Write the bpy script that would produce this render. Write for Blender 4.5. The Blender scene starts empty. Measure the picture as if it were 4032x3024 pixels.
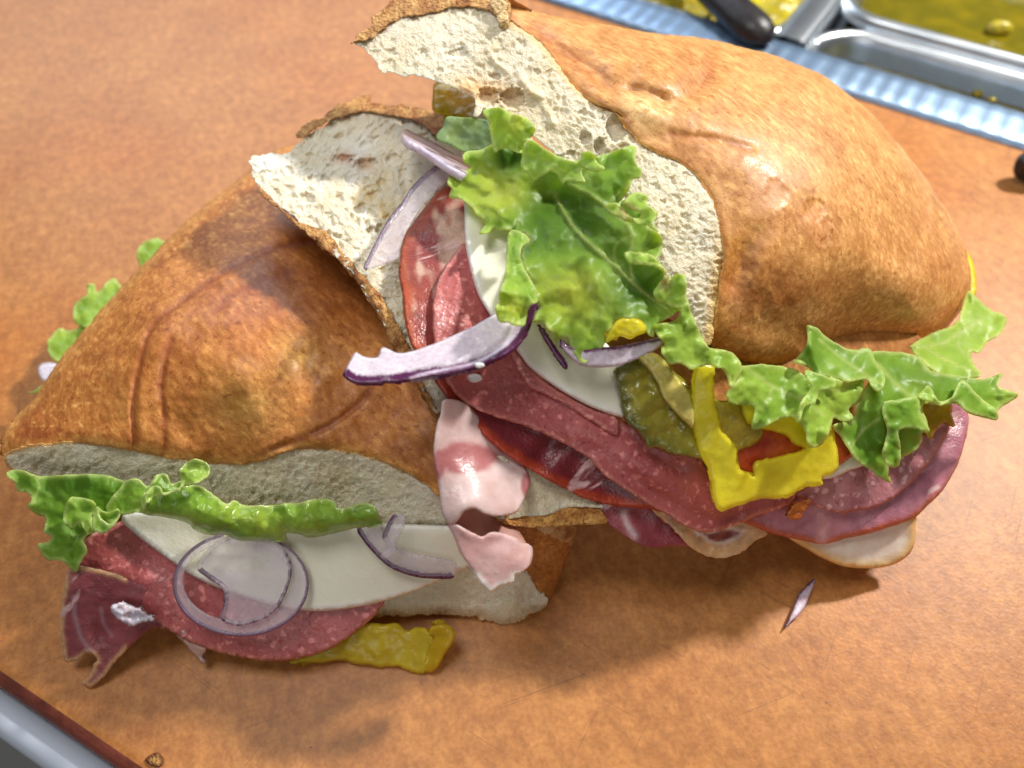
import bpy, math, random
import numpy as np
from mathutils import Vector
from mathutils.geometry import delaunay_2d_cdt

S = bpy.context.scene
COL = S.collection
# ------------------------------------------------------------------ camera
PITCH, DIST, FPX = math.radians(52), 0.30, 3164.0
CAM = np.array([0, -DIST*math.cos(PITCH), DIST*math.sin(PITCH)])
FW = np.array([0, math.cos(PITCH), -math.sin(PITCH)])
UP = np.array([0, math.sin(PITCH), math.cos(PITCH)])
RT = np.array([1.0, 0, 0])
cd = bpy.data.cameras.new('camera'); cam = bpy.data.objects.new('camera', cd); COL.objects.link(cam)
cam.location = CAM; cam.rotation_euler = (math.pi/2-PITCH, 0, 0)
cd.sensor_width = 36; cd.lens = 36*FPX/4032; cd.clip_start = .005; cd.clip_end = 20
cd.dof.use_dof = True; cd.dof.focus_distance = .225; cd.dof.aperture_fstop = 9.0
S.camera = cam
S.view_settings.view_transform = 'Standard'; S.view_settings.look = 'None'
S.view_settings.exposure = -0.14; S.view_settings.gamma = 1
S.cycles.use_denoising = True
S.cycles.max_bounces = 8; S.cycles.diffuse_bounces = 3; S.cycles.glossy_bounces = 3
S.cycles.transmission_bounces = 4; S.cycles.transparent_max_bounces = 8; S.cycles.caustics_reflective = False; S.cycles.caustics_refractive = False
# ------------------------------------------------------------------ light
wd = bpy.data.worlds.new('World'); S.world = wd; wd.use_nodes = True
bg = wd.node_tree.nodes['Background']; bg.inputs[0].default_value = (1.0, .985, .96, 1); bg.inputs[1].default_value = .085
def area(name, loc, tgt, sx, sy, watts, color):
    l = bpy.data.lights.new(name, 'AREA'); l.shape = 'RECTANGLE'; l.size = sx; l.size_y = sy
    l.energy = watts; l.color = color
    o = bpy.data.objects.new(name, l); COL.objects.link(o); o.location = loc
    o.rotation_euler = (Vector(tgt)-Vector(loc)).to_track_quat('-Z', 'Y').to_euler()
    return o
area('ceiling_lamp', (.72, .46, .84), (.03, 0, .03), .085, .085, 19.5, (1, .96, .90))
area('window_light', (-.50, 1.35, .78), (0, .05, .03), 1.4, .55, 13, (.78, .88, 1))
area('room_light', (-.28, .0, 1.10), (0, 0, .03), .40, .40, 5.2, (1, .98, .95))
area('front_fill', (.05, -.95, .75), (0, 0, .03), .7, .5, 2.2, (1, .98, .95))  # added weak fill to brighten the faces towards the camera
# ------------------------------------------------------------------ helpers
CR = {0: (0, 0, 2212/4032), 1: (0, 300, 1.6592), 2: (1200, 0, 1.6592), 3: (2700, 0, 1.6592), 4: (0, 1700, 1.3823),
      5: (1100, 1600, 1.5079), 6: (1300, 600, 1.5079), 7: (2300, 1100, 1.276), 8: (2500, 1900, 1.4439),
      9: (0, 900, 1.2289), 10: (2000, 100, 1.0886), 11: (2400, 0, 1.3554), 12: (0, 2300, 2.2911)}
def K(c, s):                      # survey points of the reference, read off in one of its enlargements
    ox, oy, k = CR[c]; v = np.array([float(t) for t in s.replace(',', ' ').split()]).reshape(-1, 2)
    return v/k + np.array([ox, oy])
def rays(x, y):
    x = np.asarray(x, float); y = np.asarray(y, float)
    return FW + RT*((x-2016)/FPX)[..., None] - UP*((y-1512)/FPX)[..., None]
def at(x, y, zcm):                # point of the place at height z (cm above the board)
    v = rays(x, y); t = (np.asarray(zcm)/100 - CAM[2])/v[..., 2]
    return CAM + v*t[..., None]
class Field:                      # thin plate spline of heights in cm
    def __init__(self, c, pts):
        a = np.array([float(t) for t in pts.replace(',', ' ').replace(';', ' ').split()]).reshape(-1, 3)
        ox, oy, k = CR[c]; self.p = np.stack([(a[:, 0]/k+ox)/1000, (a[:, 1]/k+oy)/1000], 1)
        n = len(a); A = np.zeros((n+3, n+3)); A[:n, :n] = self.k(self.p, self.p) + np.eye(n)*.002
        A[:n, n:] = np.c_[np.ones(n), self.p]; A[n:, :n] = A[:n, n:].T
        self.w = np.linalg.solve(A, np.r_[a[:, 2], 0, 0, 0])
    @staticmethod
    def k(a, b):
        r2 = ((a[:, None]-b[None])**2).sum(-1)
        return .5*r2*np.log(r2+1e-12)
    def __call__(self, x, y):
        q = np.stack([x/1000, y/1000], 1); n = len(self.p)
        return self.k(q, self.p) @ self.w[:n] + np.c_[np.ones(len(q)), q] @ self.w[n:]
def hsh(i, j, s):
    h = np.sin(i*127.1+j*311.7+s*74.7)*43758.5453
    return h-np.floor(h)
def vn(x, y, s=0):
    i = np.floor(x); j = np.floor(y); u = x-i; v = y-j; u = u*u*(3-2*u); v = v*v*(3-2*v)
    return ((hsh(i, j, s)*(1-u)+hsh(i+1, j, s)*u)*(1-v)+(hsh(i, j+1, s)*(1-u)+hsh(i+1, j+1, s)*u)*v)*2-1
def fbm(x, y, s=0, o=4):
    r = 0; a = .5
    for k in range(o): r = r+a*vn(x*2**k+17*k, y*2**k+31*k, s+k); a *= .55
    return r
def cat(p, step, closed=True):    # Catmull-Rom through the points, resampled
    p = np.asarray(p, float); n = len(p)
    if closed: q = np.r_[p[-1:], p, p[:2]]; m = n
    else: q = np.r_[2*p[:1]-p[1:2], p, 2*p[-1:]-p[-2:-1]]; m = n-1
    o = []
    for i in range(m):
        a, b, c, d = q[i:i+4]; k = max(1, int(round(np.linalg.norm(c-b)/step)))
        t = (np.arange(k)/k)[:, None]
        o.append(.5*(2*b+(c-a)*t+(2*a-5*b+4*c-d)*t*t+(3*b-a-3*c+d)*t**3))
    if not closed: o.append(p[-1:])
    return np.concatenate(o)
def sdist(x, y, line, closed=False):   # distance to a polyline, arc length there, signed side
    L = np.asarray(line, float)
    A = L if closed else L[:-1]; B = np.roll(L, -1, 0) if closed else L[1:]
    D = B-A; l2 = (D**2).sum(1)+1e-9; l = np.sqrt(l2); s0 = np.r_[0, np.cumsum(l)[:-1]]
    n = len(x); d = np.empty(n); s = np.empty(n); g = np.empty(n)
    for i in range(0, n, 2000):
        X = x[i:i+2000, None]-A[:, 0]; Y = y[i:i+2000, None]-A[:, 1]
        t = np.clip((X*D[:, 0]+Y*D[:, 1])/l2, 0, 1)
        e = (X-t*D[:, 0])**2+(Y-t*D[:, 1])**2; m = e.argmin(1); r = np.arange(len(m))
        d[i:i+2000] = np.sqrt(e[r, m]); s[i:i+2000] = s0[m]+t[r, m]*l[m]; g[i:i+2000] = np.sign(D[m, 0]*Y[r, m]-D[m, 1]*X[r, m])
    return d, s, g
def inside(x, y, P):
    c = np.zeros(len(x), bool); n = len(P); x2, y2 = P[-1]
    for x1, y1 in P:
        if y1 != y2:
            h = (y1 > y) != (y2 > y); c ^= h & (x < (x2-x1)*(y-y1)/(y2-y1)+x1)
        x2, y2 = x1, y1
    return c
def s2l(*c):
    c = np.array(c, float)/255
    return np.where(c <= .04045, c/12.92, ((c+.055)/1.055)**2.4)
def mix(a, b, t):
    t = np.clip(np.asarray(t), 0, 1)[:, None]
    return a*(1-t)+b*t
def sm(a, b, x): t = np.clip((x-a)/(b-a), 0, 1); return t*t*(3-2*t)

def patch(out, z, off=0., th=.2, res=13, smooth=True, jit=0, jl=40, rid=(), rnd=(), nz=(), pores=(), cells=(), ruf=None, col=(.8, .8, .8), er=None, back='n', seed=1):
    """One solid sheet: outline, height field, creases, rolled edges, ruffles; returns verts, faces, colours."""
    P = cat(out, res) if smooth else cat(out, res) if smooth is None else np.concatenate([np.linspace(a, b, max(2, int(np.linalg.norm(b-a)/res)+1))[:-1] for a, b in zip(out, np.roll(out, -1, 0))])
    if jit:
        T = np.roll(P, -1, 0)-np.roll(P, 1, 0); T /= np.linalg.norm(T, axis=1)[:, None]+1e-9
        s = np.r_[0, np.cumsum(np.linalg.norm(np.diff(P, axis=0), axis=1))]
        P = P+np.stack([T[:, 1], -T[:, 0]], 1)*(jit*fbm(s/jl, s*0+seed*3.3, seed, 3))[:, None]
    lo = P.min(0); hi = P.max(0); r = np.random.RandomState(seed)
    gx, gy = np.meshgrid(np.arange(lo[0], hi[0], res), np.arange(lo[1], hi[1], res*.87))
    gx[1::2] += res/2; g = np.stack([gx.ravel(), gy.ravel()], 1)+r.uniform(-.18, .18, (gx.size, 2))*res
    g = g[inside(g[:, 0], g[:, 1], P)]
    if len(g): g = g[sdist(g[:, 0], g[:, 1], P, True)[0] > res*.55]
    allp = np.r_[P, g]
    vo, _, fo, *_ = delaunay_2d_cdt([Vector(map(float, q)) for q in allp], [], [list(range(len(P)))], 1, 1e-4)
    Q = np.array([tuple(v) for v in vo]); T = np.array([list(f) for f in fo])
    x, y = Q[:, 0], Q[:, 1]; ce = Q[T].mean(1); T = T[inside(ce[:, 0], ce[:, 1], P)]
    a = Q[T]; cr = (a[:, 1, 0]-a[:, 0, 0])*(a[:, 2, 1]-a[:, 0, 1])-(a[:, 1, 1]-a[:, 0, 1])*(a[:, 2, 0]-a[:, 0, 0])
    T[cr > 0] = T[cr > 0][:, ::-1]
    d, s, _ = sdist(x, y, P, True)
    zz = (z(x, y) if callable(z) else np.full(len(x), float(z)))+off
    W = at(x, y, zz); rd = W-CAM; rd /= np.linalg.norm(rd, axis=1)[:, None]
    push = np.zeros(len(x))
    for line, amp, wid, *k in rid:
        L = cat(line, 30, False); e, sa, sg = sdist(x, y, L); amp = amp*(.8+.6*vn(sa/70, sa*0, seed+3))
        if k and k[0] == 'step': push += amp*np.where(sg > 0, np.exp(-(e/wid)**2), np.exp(-(e/(wid*.18))**2))
        else: push += amp*np.exp(-(e/wid)**2)
    for line, R, amp in rnd:
        e, _, _ = sdist(x, y, cat(line, 30, False)); q = np.clip(1-e/R, 0, 1); push -= amp*(1-np.sqrt(1-q*q*.998))
    for i, (sc, amp) in enumerate(nz): push += amp*fbm(x/sc, y/sc, seed+i*7, 3)
    for n_, rmin, rmax, dep, *lim in pores:
        for _ in range(n_):
            c = Q[r.randint(len(Q))]; R = rmin+(rmax-rmin)*r.rand()**1.9; an = r.rand()*3.14; ec = .55+.45*r.rand()
            u = (x-c[0])*math.cos(an)+(y-c[1])*math.sin(an); v = ((y-c[1])*math.cos(an)-(x-c[0])*math.sin(an))/ec
            q = (u*u+v*v)/(R*R); m = q < 1.4
            push[m] = np.where(q[m] < 1, np.minimum(push[m], push[m]*.2-dep*R/30*np.sqrt(np.clip(1-q[m], 0, 1))), push[m]+.012*(1.4-q[m])/.4)
    for size, dep, wv in cells:        # foam: open cells with thin walls between them
        k = int((hi[0]-lo[0])*(hi[1]-lo[1])/size**2); sd = np.stack([r.uniform(lo[0], hi[0], k), r.uniform(lo[1], hi[1], k)], 1)
        sd = sd[inside(sd[:, 0], sd[:, 1], P)]; w = size*wv*r.rand(len(sd))**3; dk = .25+.75*r.rand(len(sd)); qx = x+size*.25*vn(x/size, y/size, seed+1); qy = y+size*.25*vn(x/size, y/size, seed+2)
        for i in range(0, len(x), 2000):
            D = np.sqrt((qx[i:i+2000, None]-sd[:, 0])**2+(qy[i:i+2000, None]-sd[:, 1])**2)-w
            m = D.argmin(1); f1 = D[np.arange(len(m)), m]; D[np.arange(len(m)), m] = 1e9; g_ = np.clip((D.min(1)-f1)/(size*.9), 0, 1)
            push[i:i+2000] -= dep*(dk[m]*(.6+w[m]/size))*np.sqrt(g_)
    if ruf:
        amp, lam, wid = ruf; ph = 2.2*vn(s/lam*.5, s*0, seed+5)
        push += amp*np.exp(-d/wid)*np.sin(s/lam*6.283+ph*2)*(.7+.5*vn(s/lam*.7, s*0, seed+9))
    if er: push -= er*(1-np.sqrt(1-np.clip(1-d/(er*85), 0, 1)**2*.99))
    W = W-rd*(push/100)[:, None]
    n = len(W)
    tri = W[T]; fn = np.cross(tri[:, 1]-tri[:, 0], tri[:, 2]-tri[:, 0]); N = np.zeros_like(W)
    for k in range(3): np.add.at(N, T[:, k], fn)
    N /= np.linalg.norm(N, axis=1)[:, None]+1e-12
    if back == 'n': B = W-N*th/100
    else: B = W+rd*th/100
    if back == 'b':                # full bodied: shrink the far side a little so that it rounds under
        c = B.mean(0); B = c+(B-c)*.9
    ed = np.sort(np.r_[T[:, :2], T[:, 1:], T[:, [2, 0]]], 1); dr = np.r_[T[:, :2], T[:, 1:], T[:, [2, 0]]]
    u, ix, ct = np.unique(ed, axis=0, return_index=True, return_counts=True); bd = dr[ix[ct == 1]]
    F = [tuple(t) for t in T] + [tuple(t[::-1]+n) for t in T] + [(b, a_, a_+n, b+n) for a_, b in bd]
    cc = col(x, y, d) if callable(col) else np.tile(np.asarray(col, float), (n, 1))
    return np.r_[W, B], F, np.r_[cc, cc]
def tube(pts, rad, seg=10, col=(.8, .8, .8), closed=False):
    p = np.asarray(pts, float); n = len(p); V = []; F = []
    rad = np.full(n, rad) if np.isscalar(rad) else rad
    for i in range(n):
        t = p[(i+1) % n]-p[i-1] if closed else p[min(i+1, n-1)]-p[max(i-1, 0)]
        t /= np.linalg.norm(t); a = np.cross(t, (0, 0, 1.)); a = a/np.linalg.norm(a) if np.linalg.norm(a) > 1e-3 else np.array([1., 0, 0]); b = np.cross(t, a)
        for k in range(seg): V.append(p[i]+rad[i]*(a*math.cos(6.2832*k/seg)+b*math.sin(6.2832*k/seg)))
    for i in range(n if closed else n-1):
        for k in range(seg):
            j = (i+1) % n; F.append((i*seg+k, i*seg+(k+1) % seg, j*seg+(k+1) % seg, j*seg+k))
    if not closed: F += [tuple(range(seg))[::-1], tuple((n-1)*seg+k for k in range(seg))]
    return np.array(V), F, np.tile(np.asarray(col, float), (len(V), 1))
def obj(name, parts, mat, parent=None, shade=True, base=None):
    V = []; F = []; C = []; o = 0
    for v, f, c in parts:
        V.append(v); C.append(c); F += [tuple(int(i)+o for i in t) for t in f]; o += len(v)
    V = np.concatenate(V); C = np.concatenate(C)
    org = np.array(base) if base is not None else np.array([V[:, 0].mean(), V[:, 1].mean(), V[:, 2].min()])
    me = bpy.data.meshes.new(name); me.from_pydata((V-org).tolist(), [], F)
    at_ = me.color_attributes.new('Col', 'FLOAT_COLOR', 'POINT')
    at_.data.foreach_set('color', np.c_[np.clip(C, 0, 1), np.ones(len(C))].astype('f').ravel())
    me.polygons.foreach_set('use_smooth', [shade]*len(me.polygons))
    me.materials.append(mat); me.update()
    ob = bpy.data.objects.new(name, me); COL.objects.link(ob)
    ob.location = org-(np.array(parent.location) if parent is not None else 0)
    if parent is not None: ob.parent = parent
    return ob
def tag(o, label=None, cat=None, group=None, kind=None):
    for k, v in (('label', label), ('category', cat), ('group', group), ('kind', kind)):
        if v: o[k] = v
    return o
def empty(name, loc, label, cat, group=None):
    o = bpy.data.objects.new(name, None); COL.objects.link(o); o.location = loc; o.empty_display_size = .01
    return tag(o, label, cat, group)
# ------------------------------------------------------------------ materials
def mat(name, rough=.5, coat=0, sss=0, sssr=(1, .5, .3), ssd=.002, bump=(), vary=(), trl=0, transp=0, spec=.5, metal=0, base=None, sheen=0, extra=None, trc=None):
    m = bpy.data.materials.new(name); m.use_nodes = True; nt = m.node_tree; N = nt.nodes; L = nt.links
    b = N['Principled BSDF']; out = N['Material Output']
    tc = N.new('ShaderNodeTexCoord'); O = tc.outputs['Object']
    if base is None: a = N.new('ShaderNodeAttribute'); a.attribute_name = 'Col'; c = a.outputs['Color']
    else:
        a = N.new('ShaderNodeRGB'); a.outputs[0].default_value = (*base, 1); c = a.outputs[0]
    def tex(kind, scale, stretch=None):
        src = O
        if stretch:
            mp = N.new('ShaderNodeMapping'); mp.inputs['Rotation'].default_value = (0, 0, stretch[3]); mp.vector_type = 'TEXTURE'; mp.inputs['Scale'].default_value = [1/q for q in stretch[:3]]
            L.new(O, mp.inputs[0]); src = mp.outputs[0]
        if kind == 'n':
            t = N.new('ShaderNodeTexNoise'); t.inputs['Scale'].default_value = scale; t.inputs['Detail'].default_value = 4; L.new(src, t.inputs['Vector']); return t.outputs['Fac']
        t = N.new('ShaderNodeTexVoronoi'); t.inputs['Scale'].default_value = scale
        if kind == 'e': t.feature = 'DISTANCE_TO_EDGE'
        if kind == 's': t.feature = 'SMOOTH_F1'
        w = N.new('ShaderNodeTexNoise'); w.inputs['Scale'].default_value = scale*1.3; L.new(src, w.inputs['Vector'])
        ms = N.new('ShaderNodeVectorMath'); ms.operation = 'SCALE'; ms.inputs['Scale'].default_value = .9/scale; L.new(w.outputs['Color'], ms.inputs[0])
        ad = N.new('ShaderNodeVectorMath'); L.new(src, ad.inputs[0]); L.new(ms.outputs[0], ad.inputs[1]); L.new(ad.outputs[0], t.inputs['Vector'])
        return t.outputs['Distance']
    def ramp(s, a, b_):
        r = N.new('ShaderNodeMapRange'); r.interpolation_type = 'SMOOTHSTEP'; r.inputs[1].default_value = a; r.inputs[2].default_value = b_; L.new(s, r.inputs[0]); return r.outputs[0]
    def mixc(f, A, B, mode='MIX'):
        x = N.new('ShaderNodeMix'); x.data_type = 'RGBA'; x.blend_type = mode
        for s, v in ((x.inputs[0], f), (x.inputs[6], A), (x.inputs[7], B)):
            if hasattr(v, 'is_linked'): L.new(v, s)
            else: s.default_value = v if np.isscalar(v) else (*v, 1)
        return x.outputs[2]
    for kind, scale, lo, hi, cA, cB, *st in vary:     # multiply by a colour between cA and cB
        f = ramp(tex(kind, scale, st[0] if st else None), lo, hi)
        c = mixc(1.0, c, mixc(f, cA, cB), 'MULTIPLY')
    if extra: c = extra(N, L, c, tex, ramp, mixc)
    L.new(c, b.inputs['Base Color'])
    b.inputs['Roughness'].default_value = rough; b.inputs['Specular IOR Level'].default_value = spec; b.inputs['Metallic'].default_value = metal
    b.inputs['Coat Weight'].default_value = coat; b.inputs['Coat Roughness'].default_value = .12
    if sss:
        b.inputs['Subsurface Weight'].default_value = sss; b.inputs['Subsurface Radius'].default_value = sssr; b.inputs['Subsurface Scale'].default_value = ssd
    if sheen: b.inputs['Sheen Weight'].default_value = sheen
    nrm = None
    for kind, scale, dist, *st in bump:
        bp = N.new('ShaderNodeBump'); bp.inputs['Distance'].default_value = dist; bp.inputs['Strength'].default_value = 1
        L.new(tex(kind, scale, st[0] if st else None), bp.inputs['Height'])
        if nrm is not None: L.new(nrm, bp.inputs['Normal'])
        nrm = bp.outputs[0]
    if nrm is not None: L.new(nrm, b.inputs['Normal']); L.new(nrm, b.inputs['Coat Normal'])
    sh = b.outputs[0]
    if trl:
        t = N.new('ShaderNodeBsdfTranslucent'); x = N.new('ShaderNodeMixShader'); x.inputs[0].default_value = trl
        L.new(mixc(1.0, c, trc, 'MULTIPLY') if trc is not None else c, t.inputs[0])
        if nrm is not None: L.new(nrm, t.inputs['Normal'])
        L.new(sh, x.inputs[1]); L.new(t.outputs[0], x.inputs[2]); sh = x.outputs[0]
    if transp:
        t = N.new('ShaderNodeBsdfTransparent'); x = N.new('ShaderNodeMixShader'); x.inputs[0].default_value = transp
        w = N.new('ShaderNodeRGBToBW'); L.new(a.outputs['Color'], w.inputs[0]); r = N.new('ShaderNodeMapRange'); r.inputs[1].default_value = .12; r.inputs[2].default_value = .62; r.inputs[4].default_value = transp
        L.new(w.outputs[0], r.inputs[0]); L.new(r.outputs[0], x.inputs[0])
        L.new(sh, x.inputs[1]); L.new(t.outputs[0], x.inputs[2]); sh = x.outputs[0]
    L.new(sh, out.inputs['Surface'])
    return m
W1 = (1, 1, 1)
M_crust = mat('bread_crust', .52, coat=.06, bump=[('n', 1500, .00005), ('n', 420, .00008)],
              vary=[('n', 120, .3, .7, (.84, .76, .64), (1.08, 1.08, 1.08)), ('n', 700, .36, .64, (.84, .75, .60), (1.08, 1.08, 1.06), (1, .35, 1, .6)), ('n', 560, .54, .62, W1, (1.22, 1.34, 1.46), (1, .25, 1, .75)), ('n', 520, .60, .68, W1, (.74, .60, .44)), ('n', 2600, .3, .7, (.88, .82, .74), (1.1, 1.1, 1.1))])
M_crumb = mat('bread_crumb', .85, sss=.8, sssr=(1, .88, .72), ssd=.0020, spec=.2, bump=[('v', 1700, .00035)],
              vary=[('n', 700, .3, .7, (.94, .92, .88), (1.03, 1.03, 1.03))])
LETV = [('n', 90, .3, .7, (.90, .94, .84), (1.06, 1.05, 1.06)), ('e', 150, .0, .05, (1.10, 1.07, 1.14), W1)]
M_let = mat('lettuce_leaf', .40, spec=.38, bump=[('n', 120, .0002), ('e', 150, .00014)], trl=.48, trc=(1.45, 1.3, .6), vary=LETV)
M_letw = mat('wet_lettuce_leaf', .24, coat=.35, bump=[('n', 200, .0005), ('e', 130, .0003)], trl=.30, trc=(1.4, 1.3, .6), vary=[LETV[0], ('e', 130, .0, .05, (.80, .86, .7), W1)])
def fat(N, L, c, tex, ramp, mixc):
    p = mixc(1.0, c, (1.75, 2.6, 2.5), 'MULTIPLY')
    c = mixc(ramp(tex('v', 230), .26, .12), c, mixc(.9, c, p))
    c = mixc(ramp(tex('n', 520), .56, .72), c, mixc(.8, c, p))
    return mixc(ramp(tex('n', 800), .56, .72), c, mixc(.6, c, (.22, .03, .035)))
M_sal = mat('salami', .42, coat=.12, sss=.25, sssr=(1, .3, .25), ssd=.0015, bump=[('n', 700, .0002), ('v', 560, .00014)], extra=fat)
def streak(N, L, c, tex, ramp, mixc):
    return mixc(ramp(tex('n', 60, (1, 4, 1, .6)), .63, .72), c, (.72, .46, .46))
M_ham = mat('cured_ham', .36, coat=.3, sss=.3, sssr=(1, .35, .3), ssd=.0018, bump=[('n', 380, .0004), ('n', 1400, .0002)],
            vary=[('n', 300, .3, .7, (.84, .8, .8), (1.1, 1.1, 1.1))], extra=streak)
M_pale = mat('pale_sliced_meat', .38, coat=.3, sss=.5, sssr=(1, .6, .5), ssd=.003, bump=[('n', 260, .0002), ('n', 1100, .0001)], vary=[('n', 220, .3, .7, (.92, .86, .84), (1.03, 1.03, 1.03))])
M_che = mat('white_cheese', .42, sss=.25, sssr=(1, .9, .6), ssd=.004, bump=[('n', 300, .00025), ('n', 1600, .00006)], vary=[('n', 120, .3, .7, (.97, .97, .93), W1)])
M_oni = mat('red_onion', .25, coat=.3, bump=[('n', 1300, .00008), ('n', 400, .00012)], transp=.74, vary=[('n', 1000, .3, .7, (.9, .86, .9), (1.08, 1.06, 1.08))])
M_oniS = mat('red_onion_arc', .28, coat=.4, sss=.4, sssr=(1, .8, .9), ssd=.002, bump=[('n', 1300, .00008), ('n', 400, .00012)], transp=.22, vary=[('n', 1000, .3, .7, (.9, .86, .9), (1.08, 1.06, 1.08))])
M_pep = mat('banana_pepper', .24, coat=.3, sss=.15, sssr=(1, .8, .1), ssd=.003, transp=.20, trl=.4, trc=(1.2, 1.25, .6), bump=[('n', 420, .0002), ('n', 130, .0004)], vary=[('n', 200, .3, .7, (.95, .9, .8), (1.04, 1.04, 1.04))])
M_pic = mat('pickle', .2, coat=.7, sss=.4, sssr=(.9, 1, .2), ssd=.003, bump=[('n', 300, .0006), ('n', 900, .0002)], vary=[('n', 240, .3, .7, (.8, .8, .6), (1.2, 1.15, 1.1))])
M_tom = mat('tomato', .25, coat=.5, sss=.4, sssr=(1, .2, .1), ssd=.003, bump=[('n', 350, .0006)], vary=[('n', 300, .3, .7, (.85, .7, .7), (1.08, 1.2, 1.1))])
M_tor = mat('torn_crust', .7, bump=[('n', 700, .0009), ('v', 1000, .0006)], vary=[('n', 500, .3, .7, (.7, .6, .48), (1.15, 1.15, 1.1))])
# ------------------------------------------------------------------ setting
import bmesh
def prism(name, poly, z0, z1, bev, mats, parent=None):
    bm = bmesh.new(); f = bm.faces.new([bm.verts.new((p[0], p[1], z1)) for p in poly]); f.normal_update()
    if f.normal.z < 0: f.normal_flip()
    r = bmesh.ops.extrude_face_region(bm, geom=[f]); vs = [v for v in r['geom'] if isinstance(v, bmesh.types.BMVert)]
    for v in vs: v.co.z = z0
    bmesh.ops.recalc_face_normals(bm, faces=bm.faces)
    if bev: bmesh.ops.bevel(bm, geom=[e for e in bm.edges if all(v.co.z > z1-1e-6 for v in e.verts)], offset=bev, segments=4, profile=.5, affect='EDGES')
    for f in bm.faces: f.material_index = 0 if f.normal.z > .97 or len(mats) < 2 else 1; f.smooth = bool(bev)
    me = bpy.data.meshes.new(name); bm.to_mesh(me); bm.free()
    for m in mats: me.materials.append(m)
    o = bpy.data.objects.new(name, me); COL.objects.link(o)
    if parent is not None: o.parent = parent; o.location = -np.array(parent.location)
    return o
def scr(N, L, c, tex, ramp, mixc):
    for a, sc, lo in ((.35, 16, .67), (1.05, 18, .665), (1.9, 15, .69), (2.6, 20, .67)):
        c = mixc(ramp(tex('n', sc, (1, 50, 1, a)), lo, lo+.035), c, mixc(.32, c, (.12, .05, .02)))
    c = mixc(ramp(tex('n', 240), .70, .76), c, (.24, .10, .06))
    c = mixc(ramp(tex('n', 12), .45, .75), c, mixc(1.0, c, (.98, .84, .66), 'MULTIPLY'))
    return c
M_board = mat('fibre_board', .46, spec=.42, base=s2l(196, 136, 76), bump=[('n', 900, .00010), ('n', 200, .0001)],
    vary=[('n', 32, .3, .7, (.90, .86, .83), (1.05, 1.05, 1.04)), ('n', 230, .3, .72, (.86, .80, .76), (1.08, 1.08, 1.06)), ('n', 700, .3, .7, (.87, .84, .8), (1.07, 1.07, 1.06)), ('n', 330, .35, .7, (.9, .86, .84), (1.06, 1.05, 1.05), (1, .35, 1, .4))], extra=scr)
M_bedge = mat('fibre_board_edge', .45, base=s2l(122, 62, 48), bump=[('n', 500, .0003)], vary=[('n', 120, .3, .7, (.7, .66, .66), (1.15, 1.1, 1.1))])
M_steel = mat('brushed_steel', .34, metal=1, base=(.62, .66, .70), bump=[('n', 60, .00006, (1, 40, 1, .54))], vary=[('n', 40, .3, .7, (.85, .87, .9), (1.08, 1.08, 1.08))])
M_rib = mat('ribbed_steel', .42, metal=1, base=(.40, .56, .78), bump=[('n', 300, .00005)])
M_bar = mat('pale_enamelled_steel', .16, base=s2l(196, 206, 222), coat=.5, bump=[('n', 200, .00004)])
M_dark = mat('black_plastic', .38, base=(.018, .016, .018), bump=[('n', 400, .0003)], vary=[('n', 200, .3, .7, (.7, .7, .7), (1.5, 1.4, 1.4))])
M_brine = mat('olive_brine', .12, base=s2l(120, 112, 24), coat=.1, bump=[('n', 70, .0003)], vary=[('n', 55, .35, .7, (.75, .75, .6), (1.25, 1.1, .6))])
M_yel = mat('pickled_pepper_mass', .3, base=s2l(205, 190, 20), coat=.4, sss=.3, ssd=.003, bump=[('n', 110, .004)], vary=[('n', 75, .35, .7, (.62, .58, .3), (1.1, 1.08, 1))])
E1 = np.array([.8816, -.4720, 0]); E1n = np.array([-.4720, -.8816, 0])     # along and out of the front edge
L0 = at(0, 2597, 0)
ER = np.array([.84369, -.53683, 0]); EV = np.array([.53683, .84369, 0])    # along the rail and away from the cook
R0 = at(3447, 404, 0)
BW = .0058
bd = [L0-E1*.55+E1n*BW, L0+E1*.75+E1n*BW, R0+ER*.60+EV*.012, R0-ER*.80+EV*.012]
cb = prism('cutting_board', bd, -.0105, 0, BW, [M_board, M_bedge])
tag(cb, 'scratched tan fibre cutting board with reddish brown edge under the sandwiches', 'cutting board')
# steel counter below, with its rolled pale rim along the front
def sweep(name, prof, org, along, out, a0, a1, m, parent=None, smooth=True):
    A = org+along*a0; B = org+along*a1; V = []; F = []
    for P in (A, B): V += [P+out*o+np.array([0, 0, z]) for o, z in prof]
    n = len(prof)
    for i in range(n-1): F.append((i, i+1, n+i+1, n+i))
    o = obj(name, [(np.array(V), F, np.full((2*n, 3), .8))], m, parent, smooth); return o
def arc(cx, cz, r, a0, a1, n): return [(cx+r*math.cos(math.radians(a)), cz+r*math.sin(math.radians(a))) for a in np.linspace(a0, a1, n)]
rim0 = at(0, 2712, -.9)
go = float((rim0-L0)@E1n)
prof = [(-.2, -.0108), (BW-.004, -.0108), (BW-.003, -.05), (go-.0012, -.05), (go-.001, -.0135)] + arc(go+.0045, -.0135, .0055, 170, -20, 14) + [(go+.0102, -.03), (go+.0102, -.30)]
ct = sweep('steel_counter', prof, L0, E1, E1n, -.8, 1.0, M_bar); tag(ct, kind='structure')
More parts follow.
